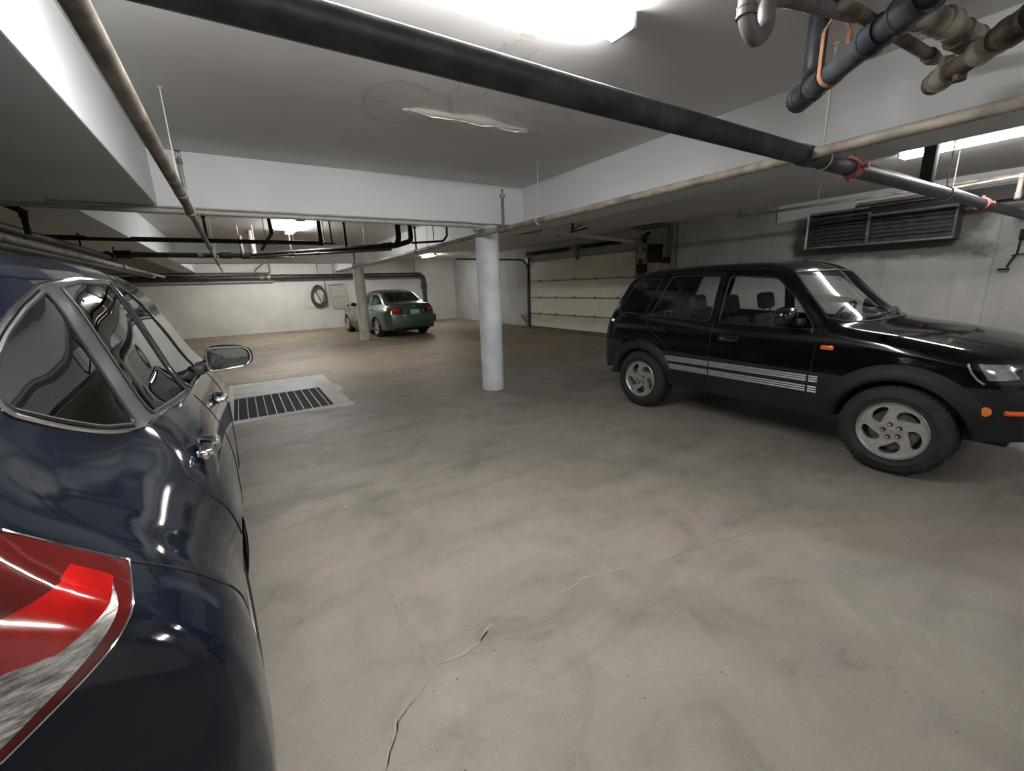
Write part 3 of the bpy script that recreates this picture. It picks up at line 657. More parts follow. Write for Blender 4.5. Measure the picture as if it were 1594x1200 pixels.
# ------------------------------------------------------------------ back wall: hose and rack
bm = B(); rnd = random.Random(2)
for k in range(6):
    cx, cz, rx, rz = 2.86+rnd.uniform(-.02, .02), 1.35+rnd.uniform(-.04, .04), .27+rnd.uniform(-.05, .05), .42+rnd.uniform(-.06, .03)
    tube(bm, [(cx+rx*math.cos(a)*(1-.15*math.sin(a)), 19.33-.02*k+.005*math.sin(3*a), cz+rz*math.sin(a)) for a in [i*2*PI/28 for i in range(28)]], .022, 6, closed=True)
tube(bm, [(2.70, 19.25, 1.7), (2.95, 19.22, 1.0), (3.08, 19.25, 1.45)], .02, 6, fillet=.1)
hg = obj('garden_hose', bm, mat('dark grey hose', (.06, .062, .06), .6)); tag(hg, 'dark hose coiled on the white back wall', 'hose')
rk = thing('wire_rack', 'wire rack hanging on the white back wall right of the hose', 'rack', (3.6, 19.3, 1.3))
bm = B(); tube(bm, [(3.27, 19.28, 1.78), (3.32, 19.28, .86), (4.02, 19.28, .86), (3.88, 19.28, 1.82)], .016, 8, fillet=.08, closed=False); tube(bm, [(3.27, 19.28, 1.78), (3.88, 19.28, 1.82)], .016, 8); obj('frame', bm, 'zinc', rk)
bm = B()
for k in range(1, 7): u = k/7; tube(bm, [(3.27+.61*u, 19.28, 1.79+.03*u), (3.32+.70*u, 19.28, .87)], .007, 6)
for z in (1.05, 1.3, 1.55): tube(bm, [(3.30, 19.27, z), (3.97, 19.27, z)], .006, 6)
obj('wires', bm, 'zinc', rk)
bm = B(); tube(bm, [(3.15, 19.33, 2.0), (3.17, 19.33, .9)], .012, 6); tube(bm, [(3.95, 19.25, .95), (4.0, 19.25, .84)], .04, 8); obj('hook_bar', bm, 'pipe_grey', rk)

# ------------------------------------------------------------------ cars
def pchip(X, Yv):
    X = np.array(X, float); Yv = np.array(Yv, float); h = np.diff(X); dl = np.diff(Yv)/h; m = np.zeros(len(X))
    for i in range(1, len(X)-1):
        if dl[i-1]*dl[i] > 0:
            w1, w2 = 2*h[i]+h[i-1], h[i]+2*h[i-1]; m[i] = (w1+w2)/(w1/dl[i-1]+w2/dl[i])
    m[0], m[-1] = dl[0], dl[-1]
    def f(x):
        x = min(max(x, X[0]), X[-1]); i = int(min(max(np.searchsorted(X, x)-1, 0), len(h)-1)); t = (x-X[i])/h[i]
        return float((1+2*t)*(1-t)**2*Yv[i]+t*(1-t)**2*h[i]*m[i]+t*t*(3-2*t)*Yv[i+1]+t*t*(t-1)*h[i]*m[i+1])
    return f
def F(*pts): return pchip([p[0] for p in pts], [p[1] for p in pts])
def FS(r, *pts):      # the same, softened
    f = F(*pts); lo, hi = pts[0][0], pts[-1][0]
    X = [lo+(hi-lo)*i/60 for i in range(61)]
    def g(x):
        return sum(f(x+r*k/4)*(5-abs(k)) for k in range(-4, 5))/25
    return pchip(X, [g(x) for x in X])

def car_shell(S, N=130):
    top = S['top']; ch = [0]
    for a, b in zip(top, top[1:]): ch.append(ch[-1]+math.hypot(b[0]-a[0], b[1]-a[1]))
    fx, fz = pchip(ch, [p[0] for p in top]), pchip(ch, [p[1] for p in top])
    bm = B(); prev = None; ends = []
    NS, NFIL, NT_ = 34, 8, 12
    Wm = S['Wmax']
    for i in range(N+1):
        s = ch[-1]*i/N; x, zt = fx(s), fz(s)
        W, zb, rr, cr, bow = S['W'](x), S['zb'](x), S['rr'](x), S['cr'](x), S['bow'](x)
        kk = S['dk'](x) if 'dk' in S else 1
        dd = lambda z: S['d'](z)*(1+(kk-1)*min(1, max(0, (z-.70)/.2)))
        zc = zt-cr*.8
        for _ in range(6): zc = zt-cr*((W-dd(zc))/W)**2
        zc = max(zc, zb+.05); yc = W-dd(zc)
        r = min(rr, .48*(zc-zb), .45*yc)
        P = []
        for k in range(NS+1):
            z = zb+(zc-r-zb)*k/NS; P.append((W-dd(z), z))
        p0 = P[-1]; p1 = (yc, zc); p2 = (yc-r, zt-cr*((yc-r)/W)**2)
        for k in range(1, NFIL+1):
            t = k/NFIL; P.append(((1-t)**2*p0[0]+2*t*(1-t)*p1[0]+t*t*p2[0], (1-t)**2*p0[1]+2*t*(1-t)*p1[1]+t*t*p2[1]))
        for k in range(1, NT_+1):
            y = (yc-r)*(1-k/NT_); P.append((y, zt-cr*(y/W)**2))
        row = []
        for (y, z) in P: row.append(((x-bow*(y/Wm)**2), y, z))
        L = [bm.verts.new(p) for p in row]; R = [bm.verts.new((p[0], -p[1], p[2])) for p in row[:-1]]
        full = R + L[::-1]            # right sill ... centre ... left sill
        full = R + [L[-1]] + L[:-1][::-1]
        if prev:
            for a in range(len(full)-1): bm.faces.new((prev[a], prev[a+1], full[a+1], full[a]))
        prev = full; ends.append(full)
    bm.faces.new(ends[0]); bm.faces.new(ends[-1][::-1])
    bmesh.ops.recalc_face_normals(bm, faces=bm.faces)
    return bm

def inside(poly, x, y):
    c = False; n = len(poly)
    for i in range(n):
        (x1, y1), (x2, y2) = poly[i], poly[(i+1) % n]
        if (y1 > y) != (y2 > y) and x < (x2-x1)*(y-y1)/(y2-y1)+x1: c = not c
    return c
AX = {'P': (0, 2), 'Y': (0, 2), 'Z': (0, 1), 'X': (1, 2)}
def uv(ax, c):
    if ax == 'C': return c[0]+abs(c[1]), c[2]      # round the rear corner
    return c[AX[ax][0]], c[AX[ax][1]]
def corner_sel(n, c): return c.x < -.25 and abs(c.y) > .2 and (-n.x+abs(n.y)) > .2
SEL = {}
def round_poly(poly, r, n=4):
    out = []; m = len(poly)
    for i in range(m):
        a, b, c = Vector(poly[i-1]), Vector(poly[i]), Vector(poly[(i+1) % m])
        f = min(r, (a-b).length*.45, (c-b).length*.45); p0 = b+(a-b).normalized()*f; p2 = b+(c-b).normalized()*f
        for k in range(n+1): t = k/n; out.append(tuple(p0*(1-t)**2+b*2*t*(1-t)+p2*t*t))
    return out
def cut(bm, poly, axis, sel):
    if axis == 'C':
        for s in (1, -1): cut_(bm, poly, axis, lambda n, c: sel(n, c) and c.y*s > 0, s)
    else: cut_(bm, poly, axis, sel, 1)
def cut_(bm, poly, axis, sel, sgn):
    lo = [min(p[k] for p in poly)-.02 for k in (0, 1)]; hi = [max(p[k] for p in poly)+.02 for k in (0, 1)]
    n = len(poly); cx = sum(p[0] for p in poly)/n; cy = sum(p[1] for p in poly)/n
    for k in range(n):
        a, b = poly[k], poly[(k+1) % n]
        if math.hypot(b[0]-a[0], b[1]-a[1]) < 1e-5: continue
        # only faces near this edge
        m = .03; L0 = min(a[0], b[0])-m; L1 = max(a[0], b[0])+m; M0 = min(a[1], b[1])-m; M1 = max(a[1], b[1])+m
        fs = []
        for f in bm.faces:
            if not sel(f.normal, f.calc_center_median()): continue
            q = [uv(axis, v.co) for v in f.verts]; xs = [p[0] for p in q]; ys = [p[1] for p in q]
            if max(xs) < L0 or min(xs) > L1 or max(ys) < M0 or min(ys) > M1: continue
            fs.append(f)
        if not fs: continue
        nv = Vector((b[1]-a[1], -(b[0]-a[0]))).normalized(); no = [0, 0, 0]; co = [0, 0, 0]
        if axis == 'C': no = [nv.x, nv.x*sgn, nv.y]; co = [a[0], 0, a[1]]
        else: i0, i1 = AX[axis]; no[i0], no[i1] = nv.x, nv.y; co[i0], co[i1] = a
        g = list({v for f in fs for v in f.verts})+list({e for f in fs for e in f.edges})+fs
        bmesh.ops.bisect_plane(bm, geom=g, dist=1e-6, plane_co=co, plane_no=no)
def side_sel(n, c): return abs(n.y) > .22 and abs(c.y) > .2
def top_sel(n, c): return n.z > .12
SEL.update({'Y': side_sel, 'Z': top_sel, 'X': (lambda n, c: n.x < -.2), 'C': corner_sel, 'P': (lambda n, c: True)})
def build_parts(S, root, regions, bodymat, bodyname='body_shell'):
    """regions: (name, axis, poly, material or None to delete, per_side)"""
    bm = car_shell(S, S.get('N', 130))
    bm.faces.ensure_lookup_table()
    bvh = BVHTree.FromBMesh(bm)
    for nm, ax, poly, m, ps in regions: cut(bm, poly, ax, SEL[ax])
    bm.normal_update()
    groups = {}
    for f in bm.faces:
        c = f.calc_center_median(); key = (bodyname, 0); n = f.normal
        for nm, ax, poly, m, ps in regions:
            if SEL[ax](n, c) and inside(poly, *uv(ax, c)): key = (nm, (1 if c.y > 0 else -1) if ps else 0); break
        groups.setdefault(key, []).append(f)
    mats = {r[0]: r[3] for r in regions}; mats[bodyname] = bodymat
    out = {}
    for key, fs in groups.items():
        m = mats[key[0]]
        if m is None: continue
        me = bpy.data.meshes.new(key[0]); vi = {}; V = []; NV = []; FF = []
        for f in fs:
            idx = []
            for v in f.verts:
                if v.index not in vi or True:
                    k = v
                    if k not in vi: vi[k] = len(V); V.append(v.co[:]); NV.append(v.normal[:])
                    idx.append(vi[k])
            FF.append(idx)
        me.from_pydata(V, [], FF); me.shade_smooth()
        me.normals_split_custom_set_from_vertices(NV)
        nm = key[0].split('#')[0]
        o = link(nm, me, m, root); out[key] = o
    bm.free()
    return bvh, out
def on_side(bvh, x, z, s, off=0.):
    h = bvh.ray_cast(Vector((x, s*3, z)), Vector((0, -s, 0)))
    if h[0] is None: return None
    return h[0]+h[1]*off if h[1].y*s > 0 else h[0]-h[1]*off
def resample(pts, step, closed):
    out = []; P = [Vector(p) for p in pts]; n = len(P)
    for i in range(n if closed else n-1):
        a, b = P[i], P[(i+1) % n]; k = max(1, int((b-a).length/step))
        for j in range(k): out.append(a+(b-a)*j/k)
    if not closed: out.append(P[-1])
    return out
def seam(bvh, root, pts, s, r=.003, m='void', name='door_seam', closed=False, off=0., step=.03, into=None):
    P = []
    for p in resample(pts, step, closed):
        q = on_side(bvh, p.x, p.y, s, off)
        if q is not None: P.append(q)
    if len(P) < 2: return
    bm = into or B(); tube(bm, P, r, 6, closed=closed)
    if into is None: return obj(name, bm, m, root)
def arch_poly(cx, cz, r, zbot, n=26, a0=-20):
    pts = []
    for k in range(n+1): a = math.radians(180-a0-(180-2*a0)*k/n); pts.append((cx+r*math.cos(a), cz+r*math.sin(a)))
    pts.append((pts[-1][0], zbot)); pts.insert(0, (pts[0][0], zbot)); return pts
def flare(bvh, root, cx, cz, r0, r1, s, out, m, a0=-22, a1=202, name='wheel_arch_flare', n=34, lip=.03):
    """raised arch band following the body"""
    bm = B(); rows = []
    for k in range(n+1):
        a = math.radians(a0+(a1-a0)*k/n); row = []
        for j in range(6):
            r = r0+(r1-r0)*j/5; x, z = cx+r*math.cos(a), cz+r*math.sin(a); q = on_side(bvh, x, z, s)
            y = abs(q.y) if q is not None else None; row.append([x, y, z])
        good = [p[1] for p in row if p[1]]
        base = max(good) if good else S_HALF[0]
        for j, p in enumerate(row):
            if p[1] is None: p[1] = base
            p[1] = p[1]+out*(1-(j/5)**2.2)*min(1, .12+min(k, n-k)/7)+.001
        y0 = row[0][1]; rr = r0-.012
        row.insert(0, [cx+rr*math.cos(a), y0-.012, cz+rr*math.sin(a)]); row.insert(0, [cx+rr*math.cos(a), y0-.10, cz+rr*math.sin(a)])
        rows.append([bm.verts.new((p[0], s*p[1], p[2])) for p in row])
    for p, q in zip(rows, rows[1:]):
        for j in range(len(p)-1): bm.faces.new((p[j], p[j+1], q[j+1], q[j]))
    for rw in (rows[0], rows[-1]): pass
    return obj(name, bm, m, root, angle=50)
S_HALF = [.84]
def wheel_well(root, cx, cz, r, half, s, depth=.32):
    bm = B(); rows = []
    for k in range(25):
        a = math.radians(3+174*k/24); rows.append([bm.verts.new((cx+r*math.cos(a), s*y, cz+r*math.sin(a))) for y in (half-.02, half-depth)])
    for p, q in zip(rows, rows[1:]): bm.faces.new((p[0], p[1], q[1], q[0]))
    bm.faces.new([r_[1] for r_ in rows])
    return obj('wheel_well', bm, 'black_plastic', root)
def wheel(root, cx, cz, R, wd, yo, s, style='swirl', Rr=.205, mm='alloy'):
    """yo: lateral position of the outer tyre face"""
    w_ = bpy.data.objects.new('wheel', None); COL.objects.link(w_); w_.parent = root; w_.location = (cx, s*yo, cz)
    sg = -s    # +h = inward
    def lt(prof, m, name, seg=56, ang=35, caps=False):
        bm = B(); lathe(bm, [(r, sg*h) for r, h in prof], seg, 'Y', caps=caps); return obj(name, bm, m, w_, angle=ang)
    sw = R-Rr
    prof = [(Rr-.004, .012), (Rr+.010, .004), (Rr+.02, .006), (Rr+sw*.35, -.004), (Rr+sw*.36, -.0055), (Rr+sw*.42, -.0055), (Rr+sw*.43, -.004), (Rr+sw*.62, .0), (Rr+sw*.80, .010), (R-.014, .022), (R-.004, .034)]
    for g in (.30, .5, .70):
        prof += [(R, wd*g-.008-.0), (R-.008, wd*g-.006), (R-.008, wd*g+.006), (R, wd*g+.008)]
    prof += [(R-.004, wd-.03), (R-.02, wd-.01), (Rr+sw*.4, wd), (Rr, wd-.01)]
    lt(prof, 'rubber', 'tyre', 72, 45)
    # tread blocks: small cross grooves as dark lugs
    nb = 60
    for y0_, y1_ in ((.028, wd*.26), (wd*.74, wd-.026)):
        bm = B()
        for k in range(nb):
            a = 2*PI*k/nb
            m4 = Matrix.Rotation(-a, 4, 'Y')
            box(bm, (R-.012, sg*min(y0_, y1_) if sg > 0 else -max(y0_, y1_), -.0085), (R+.002, sg*max(y0_, y1_) if sg > 0 else -min(y0_, y1_), .0085), 0, m4)
        o = obj('tread', bm, 'rubber', w_, smooth=False); o['kind'] = 'stuff'
    lt([(Rr-.002, .010), (Rr+.004, .002), (Rr+.008, .006), (Rr+.004, .014), (Rr-.004, .02), (Rr-.014, .03), (Rr-.018, .06), (Rr-.018, wd-.02), (Rr, wd-.015)], mm, 'rim', 72, 40)
    bm = B(); NF = 5; SUB = 9; RS = 12
    twist = (lambda u: s*.9*(u**1.3)) if style == 'swirl' else (lambda u: 0)
    hub, rmax = .045, Rr-.004; hole0, hole1 = .42, .90
    def dish(u): return .020+.018*math.sin(PI*min(1, u))*.6 if style == 'swirl' else .02
    rows = []
    us = [0, .2, .34, hole0, hole0+.06, .55, .64, .73, .82, hole1-.03, hole1, .95, 1.]
    def half(u):     # half-angle of the opening
        t = (u-hole0)/(hole1-hole0); t = min(max(t, 0), 1)
        return (PI/NF)*(.74 if style == 'swirl' else .66)*(max(0.0, math.sin(PI*(t**.8)))**.45)*(.55+.55*t)
    for u in us:
        r = hub*.0+.004+(rmax-.004)*u; ring = []
        for f in range(NF):
            c0 = 2*PI*f/NF+PI/2
            hw = half(u) if hole0 < u < hole1 else (PI/NF)*.12
            full = 2*PI/NF
            angs = [-full/2+(full/2-hw)*k/4 for k in range(4)]+[-hw+2*hw*k/4 for k in range(5)]+[hw+(full/2-hw)*(k+1)/4 for k in range(3)]
            for a in angs:
                aa = c0+a+twist(u); spoke = (abs(a) > hw+1e-6)
                ring.append(bm.verts.new((r*math.cos(aa), sg*(dish(u)+(.0)), r*math.sin(aa))))
        rows.append(ring)
    K = len(rows[0]); per = K//NF
    for i in range(len(rows)-1):
        for k in range(K):
            kk = k % per
            if 4 <= kk < 8 and hole0-1e-6 <= us[i] and us[i+1] <= hole1+1e-6: continue
            bm.faces.new((rows[i][k], rows[i][(k+1) % K], rows[i+1][(k+1) % K], rows[i+1][k]))
    bmesh.ops.recalc_face_normals(bm, faces=bm.faces)
    r_ = bmesh.ops.extrude_face_region(bm, geom=list(bm.faces)); vs = [v for v in r_['geom'] if isinstance(v, bmesh.types.BMVert)]
    for v in vs: v.co.y += sg*.028
    obj('spokes', bm, mm, w_, angle=40)
    bm = B()
    for k in range(5):
        a = 2*PI*k/5+PI/2+.3; bx_, bz_ = .052*math.cos(a), .052*math.sin(a)
        lathe(bm, [(0, sg*.004), (.009, sg*.004), (.010, sg*.012), (.010, sg*.03)], 6, 'Y', (bx_, 0, bz_))
    obj('lug_nut', bm, 'chrome', w_)
    bm = B()
    for k in range(5):
        a = 2*PI*k/5+PI/2+.3; lathe(bm, [(.0105, sg*.0178), (.0165, sg*.0175)], 16, 'Y', (.052*math.cos(a), 0, .052*math.sin(a)))
    obj('lug_recess', bm, 'black_plastic', w_)
    lt([(0, .06), (Rr*.72, .06), (Rr*.72, .075), (Rr*.55, .09), (0, .09)], 'dark_metal', 'brake_disc', 40)
    lt([(0, .10), (Rr-.02, .10), (Rr-.02, .12), (0, .12)], 'black_plastic', 'backing_plate', 32)
    return w_
def seat(root, x, y, z=.42, back=.62, hr=True, tilt=.22, wd=.5):
    s_ = bpy.data.objects.new('seat', None); COL.objects.link(s_); s_.parent = root; s_.location = (x, y, z)
    bm = B(); box(bm, (-.02, -wd/2, 0), (.5, wd/2, .16), .05); obj('cushion', bm, 'seat', s_)
    bm = B(); box(bm, (-.06, -wd/2, .08), (.07, wd/2, .08+back), .05, Matrix.Rotation(-tilt, 4, 'Y')); obj('backrest', bm, 'seat', s_)
    if hr:
        bm = B(); mt = Matrix.Rotation(-tilt, 4, 'Y')
        box(bm, (-.055, -.13, .13+back), (.05, .13, .32+back), .045, mt)
        for q in (-.06, .06): tube(bm, [mt @ Vector((0, q, .05+back)), mt @ Vector((0, q, .16+back))], .007, 6)
        obj('headrest', bm, 'seat', s_)
def glass(name, tint, ior=1.5, amt=1.):
    m = bpy.data.materials.new(name); m.use_nodes = True; t = m.node_tree; t.nodes.clear()
    o = t.nodes.new('ShaderNodeOutputMaterial'); mx = t.nodes.new('ShaderNodeMixShader'); tr = t.nodes.new('ShaderNodeBsdfTransparent'); g = t.nodes.new('ShaderNodeBsdfGlossy')
    fr = t.nodes.new('ShaderNodeFresnel'); fr.inputs['IOR'].default_value = ior; tr.inputs[0].default_value = (*tint, 1); g.inputs['Roughness'].default_value = .01
    g.inputs[0].default_value = (.95, .97, 1, 1)
    t.links.new(fr.outputs[0], mx.inputs[0]); t.links.new(tr.outputs[0], mx.inputs[1]); t.links.new(g.outputs[0], mx.inputs[2]); t.links.new(mx.outputs[0], o.inputs[0]); return m
M['glass_suv'] = glass('suv glass', (.88, .94, .92)); M['glass_dark'] = glass('tinted glass', (.07, .08, .08), 2.7)
M['glass_sedan'] = glass('sedan glass', (.45, .55, .5), 1.6)
def paint(name, col, rough=.25, metal=.0, coat=1., flake=0.):
    m = mat(name, col, rough, metal, .5, coat); return m
M['paint_black'] = mat('black paint', (.0025, .0025, .0035), .09, 0, .38)
M['paint_blue'] = mat('dark blue paint', (.006, .0092, .0175), .07, .12, .62)
M['paint_green'] = paint('sage green paint', (.062, .108, .088), .35, .5)
M['clad'] = mat('grey plastic cladding', (.0095, .0105, .0135), .6, 0, .3, bump=.1, bscale=300)
M['frame_grey'] = mat('grey window frame', (.035, .036, .040), .28, .2)
M['clad_stripe'] = mat('silver moulding', (.42, .42, .42), .35, .6)
M['lamp_red'] = mat('red lamp lens', (.085, .004, .004), .08, 0, coat=1.)
M['lamp_bright'] = mat('bright red lens', (.42, .004, .003), .12, 0, coat=1., noise=.35, nscale=14)
def clear_lamp():
    n = NT('clear lamp lens'); st = n.noise(9, 6, .7, stretch=(2.5, 2.5, 14))
    n.link(n.ramp(st, [(.36, (.10, .10, .10)), (.5, (.42, .41, .40)), (.62, (.8, .79, .77))]), n.b.inputs['Base Color'])
    n.b.inputs['Metallic'].default_value = .8; n.b.inputs['Roughness'].default_value = .22; n.b.inputs['Coat Weight'].default_value = 1; n.bump(st, .5, .01); return n.m
M['lamp_clear'] = clear_lamp()
M['amber'] = mat('amber lens', (.75, .20, .02), .25, 0, coat=1.)
M['amber_deep'] = mat('orange lens', (.70, .13, .015), .25, 0, coat=1.)
M['headlamp'] = mat('headlamp', (.42, .45, .46), .12, .5, coat=1., noise=.4, nscale=20)
M['mirror'] = mat('mirror glass', (.30, .34, .34), .02, 1.)
M['blackpaint_trim'] = mat('gloss black trim', (.006, .006, .007), .15, coat=.5)

# ---- black SUV
def black_suv():
    S_HALF[0] = .85
    W0 = .842
    S = dict(Wmax=W0, N=150,
        top=[(-.72, .42), (-.735, .60), (-.73, .80), (-.71, .98), (-.63, 1.16), (-.47, 1.42), (-.36, 1.565), (-.24, 1.62), (.1, 1.655), (.7, 1.67), (1.2, 1.66), (1.42, 1.635), (1.52, 1.595), (1.75, 1.40), (1.98, 1.22), (2.10, 1.135), (2.20, 1.115), (2.45, 1.085), (2.75, 1.03), (2.98, .955), (3.06, .89), (3.10, .80), (3.17, .72), (3.19, .58), (3.18, .44)],
        W=F((-.76, .68), (-.70, .775), (-.62, .81), (-.45, .828), (0, .838), (1.2, W0), (2.4, .838), (2.75, .82), (2.95, .79), (3.1, .74), (3.2, .62)),
        zb=F((-.76, .46), (-.6, .44), (-.4, .38), (0, .345), (2.3, .345), (2.8, .36), (3.2, .40)),
        rr=F((-.8, .10), (-.3, .10), (1.3, .09), (1.6, .07), (2.1, .06), (2.3, .08), (3.2, .10)),
        cr=F((-.8, .02), (-.3, .04), (.5, .05), (1.4, .05), (1.7, .03), (2.1, .035), (2.6, .06), (3.2, .03)),
        bow=F((-.8, -.10), (-.4, -.05), (.3, 0), (1.1, .04), (1.5, .13), (1.9, .20), (2.15, .22), (2.4, .12), (2.7, .12), (3.2, .26)),
        d=F((.30, .05), (.40, .03), (.55, .004), (.70, 0), (.85, .005), (1.0, .03), (1.08, .055), (1.12, .075), (1.35, .135), (1.55, .20), (1.7, .27)))
    root = thing('black_suv', 'black boxy SUV with silver striped cladding parked by the right wall', 'car', (4.845, 3.415, 0), -PI/2, world=False)
    AR, AF = arch_poly(0, .345, .385, .1), arch_poly(2.41, .345, .40, .1)
    zc0 = .745
    clad = [(-.30, .2), (-.30, zc0), (2.05, zc0-.03), (2.05, .2)]
    front_b = [(2.62, .2), (2.62, .735), (3.3, .75), (3.3, .2)]; rear_b = [(-.9, .2), (-.9, .80), (-.30, .80), (-.30, .2)]
    regs = [('arch', 'Y', AR, None, 1), ('arch2', 'Y', AF, None, 1),
        ('quarter_window', 'Y', round_poly([(-.46, 1.145), (-.03, 1.12), (.14, 1.53), (-.21, 1.545)], .05), 'glass_suv', 1),
        ('rear_side_window', 'Y', round_poly([(.06, 1.115), (.83, 1.085), (.845, 1.54), (.26, 1.555)], .04), 'glass_suv', 1),
        ('front_side_window', 'Y', round_poly([(.93, 1.08), (1.80, 1.065), (1.62, 1.30), (1.40, 1.50), (.945, 1.535)], .05), 'glass_suv', 1),
        ('windshield', 'Z', [(1.86, -.725), (1.97, -.60), (2.05, -.42), (2.10, -.2), (2.10, .2), (2.05, .42), (1.97, .60), (1.86, .725), (1.50, .585), (1.55, .4), (1.575, .2), (1.58, 0), (1.575, -.2), (1.55, -.4), (1.50, -.585)][::-1], 'glass_suv', 0),
        ('rear_window', 'X', round_poly([(-.60, 1.12), (.60, 1.12), (.50, 1.50), (-.50, 1.50)], .06), 'glass_suv', 0),
        ('headlight', 'Y', round_poly([(2.768, .905), (2.895, .903), (2.950, .812), (2.83, .800)], .008), 'headlamp', 1), ('inner_headlight', 'Y', round_poly([(2.955, .90), (3.3, .90), (3.3, .81), (2.965, .815), (2.945, .86)], .012), 'headlamp', 1),
        ('headlight_surround', 'Y', round_poly([(2.735, .925), (2.82, .78), (3.3, .78), (3.3, .92)], .02), 'blackpaint_trim', 1),
        ('front_bumper', 'P', front_b, 'clad', 0), ('rear_bumper', 'P', rear_b, 'clad', 0),
        ('lower_cladding', 'Y', clad, 'clad', 1),
        ('front_bumper#2', 'X2', front_b, 'clad', 0)]
    regs = regs[:-1]
    regs += [('front_door', 'Y', [(.90, .76), (.885, 1.56), (1.45, 1.53), (1.84, 1.08), (1.81, .74)], 'paint_black', 1),
             ('rear_door', 'Y', [(.885, .76), (.875, 1.575), (.22, 1.58), (.03, 1.10), (.10, .95), (.30, .84), (.37, .76)], 'paint_black', 1),
             ('hood', 'Z', [(2.10, -.66), (3.02, -.62), (3.10, 0), (3.02, .62), (2.10, .66), (2.16, 0)], 'paint_black', 0)]
    bvh, parts = build_parts(S, root, regs, 'paint_black')
    for s in (-1, 1):
        for cx, r in ((0, .385), (2.41, .40)): wheel_well(root, cx, .345, r+.01, .80, s); 
        flare(bvh, root, 0, .345, .385, .485, s, .035, 'clad', a0=4, a1=176); flare(bvh, root, 2.41, .345, .40, .51, s, .04, 'clad', a0=14, a1=176)
        for cx in (0, 2.41): wheel(root, cx, .345, .345, .215, .842, s, Rr=.212)
        for pts in ([(.90, .36), (.885, .80), (.885, 1.56)], [(1.81, .38), (1.84, 1.08)], [(.44, .62), (.37, .76), (.30, .84), (.10, .95), (.03, 1.10)]): seam(bvh, root, pts, s, .004)
        seam(bvh, root, [(2.6, .735), (3.15, .748)], s, .004); seam(bvh, root, [(.885, 1.56), (.22, 1.585), (-.2, 1.56)], s, .004, name='roof_seam')
        for zz, h in ((.665, .0), (.575, .0)):
            for x0, x1 in ((.36, .885), (.90, 1.80), (1.82, 1.885)):
                bm = B()
                for q in range(3): seam(bvh, root, [(x0, zz-.028+.02*q), (x1, zz-.028+.02*q)], s, .0085, into=bm, off=.002)
                obj('silver_moulding', bm, 'clad_stripe', root)
        for poly in (regs[2][2], regs[3][2], regs[4][2]): seam(bvh, root, poly, s, .007, 'black_plastic', 'window_rubber', closed=True, off=-.001)
        for hx, hz in ((1.0, .935), (.17, .975)):
            bm = B(); q = on_side(bvh, hx, hz, s); sy = q.y
            box(bm, (hx-.02, min(sy, sy+s*.02), hz-.03), (hx+.18, max(sy, sy+s*.02), hz+.035), .01); obj('door_handle', bm, 'blackpaint_trim', root)
            if hx > .5: bm = B(); lathe(bm, [(0, 0), (.012, 0), (.012, s*.004), (0, s*.004)], 12, 'Y', (hx+.02, sy+s*.02, hz)); obj('key_lock', bm, 'chrome', root)
        q = on_side(bvh, 1.92, .93, s); bm = B(); box(bm, (1.87, q.y-.012, .91), (1.965, q.y+.012, .95), .011); obj('side_marker', bm, 'amber_deep', root)
        # door mirror
        mr = bpy.data.objects.new('door_mirror', None); COL.objects.link(mr); mr.parent = root; mr.location = (1.62, s*.80, 1.13)
        bm = B(); bmesh.ops.create_icosphere(bm, subdivisions=3, radius=1)
        for v in bm.verts:
            e = 3.2; p = v.co; L = (abs(p.x)**e+abs(p.y)**e+abs(p.z)**e)**(1/e); p = p/L
            x = p.x*(.055 if p.x < 0 else .085); v.co = (x-.01, s*.135+p.y*.115, .045+p.z*.082*(1-.15*(p.y*s)))
        bmesh.ops.bisect_plane(bm, geom=bm.verts[:]+bm.edges[:]+bm.faces[:], plane_co=(-.045, 0, 0), plane_no=(-1, 0, 0), clear_outer=True)
        obj('mirror_housing', bm, 'blackpaint_trim', mr)
        bm = B(); box(bm, (-.02, min(-s*.03, s*.08), -.03), (.10, max(-s*.03, s*.08), .03), .012); obj('mirror_arm', bm, 'black_plastic', mr)
        bm = B(); prism(bm, round_poly([(s*.045, -.02), (s*.225, -.01), (s*.225, .10), (s*.045, .105)], .03), -.047, -.042, 'X'); obj('mirror_glass', bm, 'mirror', mr)
    # fog lamps and turn signals in the front bumper
    for s in (-1, 1):
        q = on_side(bvh, 2.845, .590, s)
        bm = B(); lathe(bm, [(0, -s*.01), (.033, -s*.01), (.033, s*.005), (.025, s*.012), (0, s*.014)], 20, 'Y', (q.x, q.y, q.z)); obj('side_reflector', bm, 'amber', root)
        q1, q2 = on_side(bvh, 2.925, .592, s, .004), on_side(bvh, 3.04, .592, s, .004); bm = B(); tube(bm, [on_side(bvh, 2.925+.02*i, .592, s, .003) for i in range(7)], .018, 10); obj('turn_signal', bm, 'amber_deep', root)
        q = on_side(bvh, 2.9, .87, s)
        seam(bvh, root, [(2.725, .90), (2.75, .845), (2.782, .80), (2.818, .772)], s, .007, 'clad_stripe', 'headlight_strip', off=.0)
    bm = B(); box(bm, (3.09, -.42, .80), (3.13, .42, .92), .01)
    for k in range(5): box(bm, (3.12, -.40, .81+k*.022), (3.14, .40, .82+k*.022))
    obj('grille', bm, 'black_plastic', root)
    bm = B(); box(bm, (3.11, -.18, .815), (3.15, .18, .90), .01); obj('grille_surround', bm, 'chrome', root)
    # wipers
    for y0_ in (.10, -.42):
        pts = []
        for k in range(10):
            u = k/9; y = y0_+.50*u; x = 2.085-.36*y*y-.045*u; h = bvh.ray_cast(Vector((x, y, 3)), Vector((0, 0, -1)))
            if h[0]: pts.append(h[0]+Vector((0, 0, .016)))
        bm = B(); tube(bm, pts, .007, 6); obj('wiper', bm, 'black_plastic', root)
    # windshield surround
    bm = B(); P = []
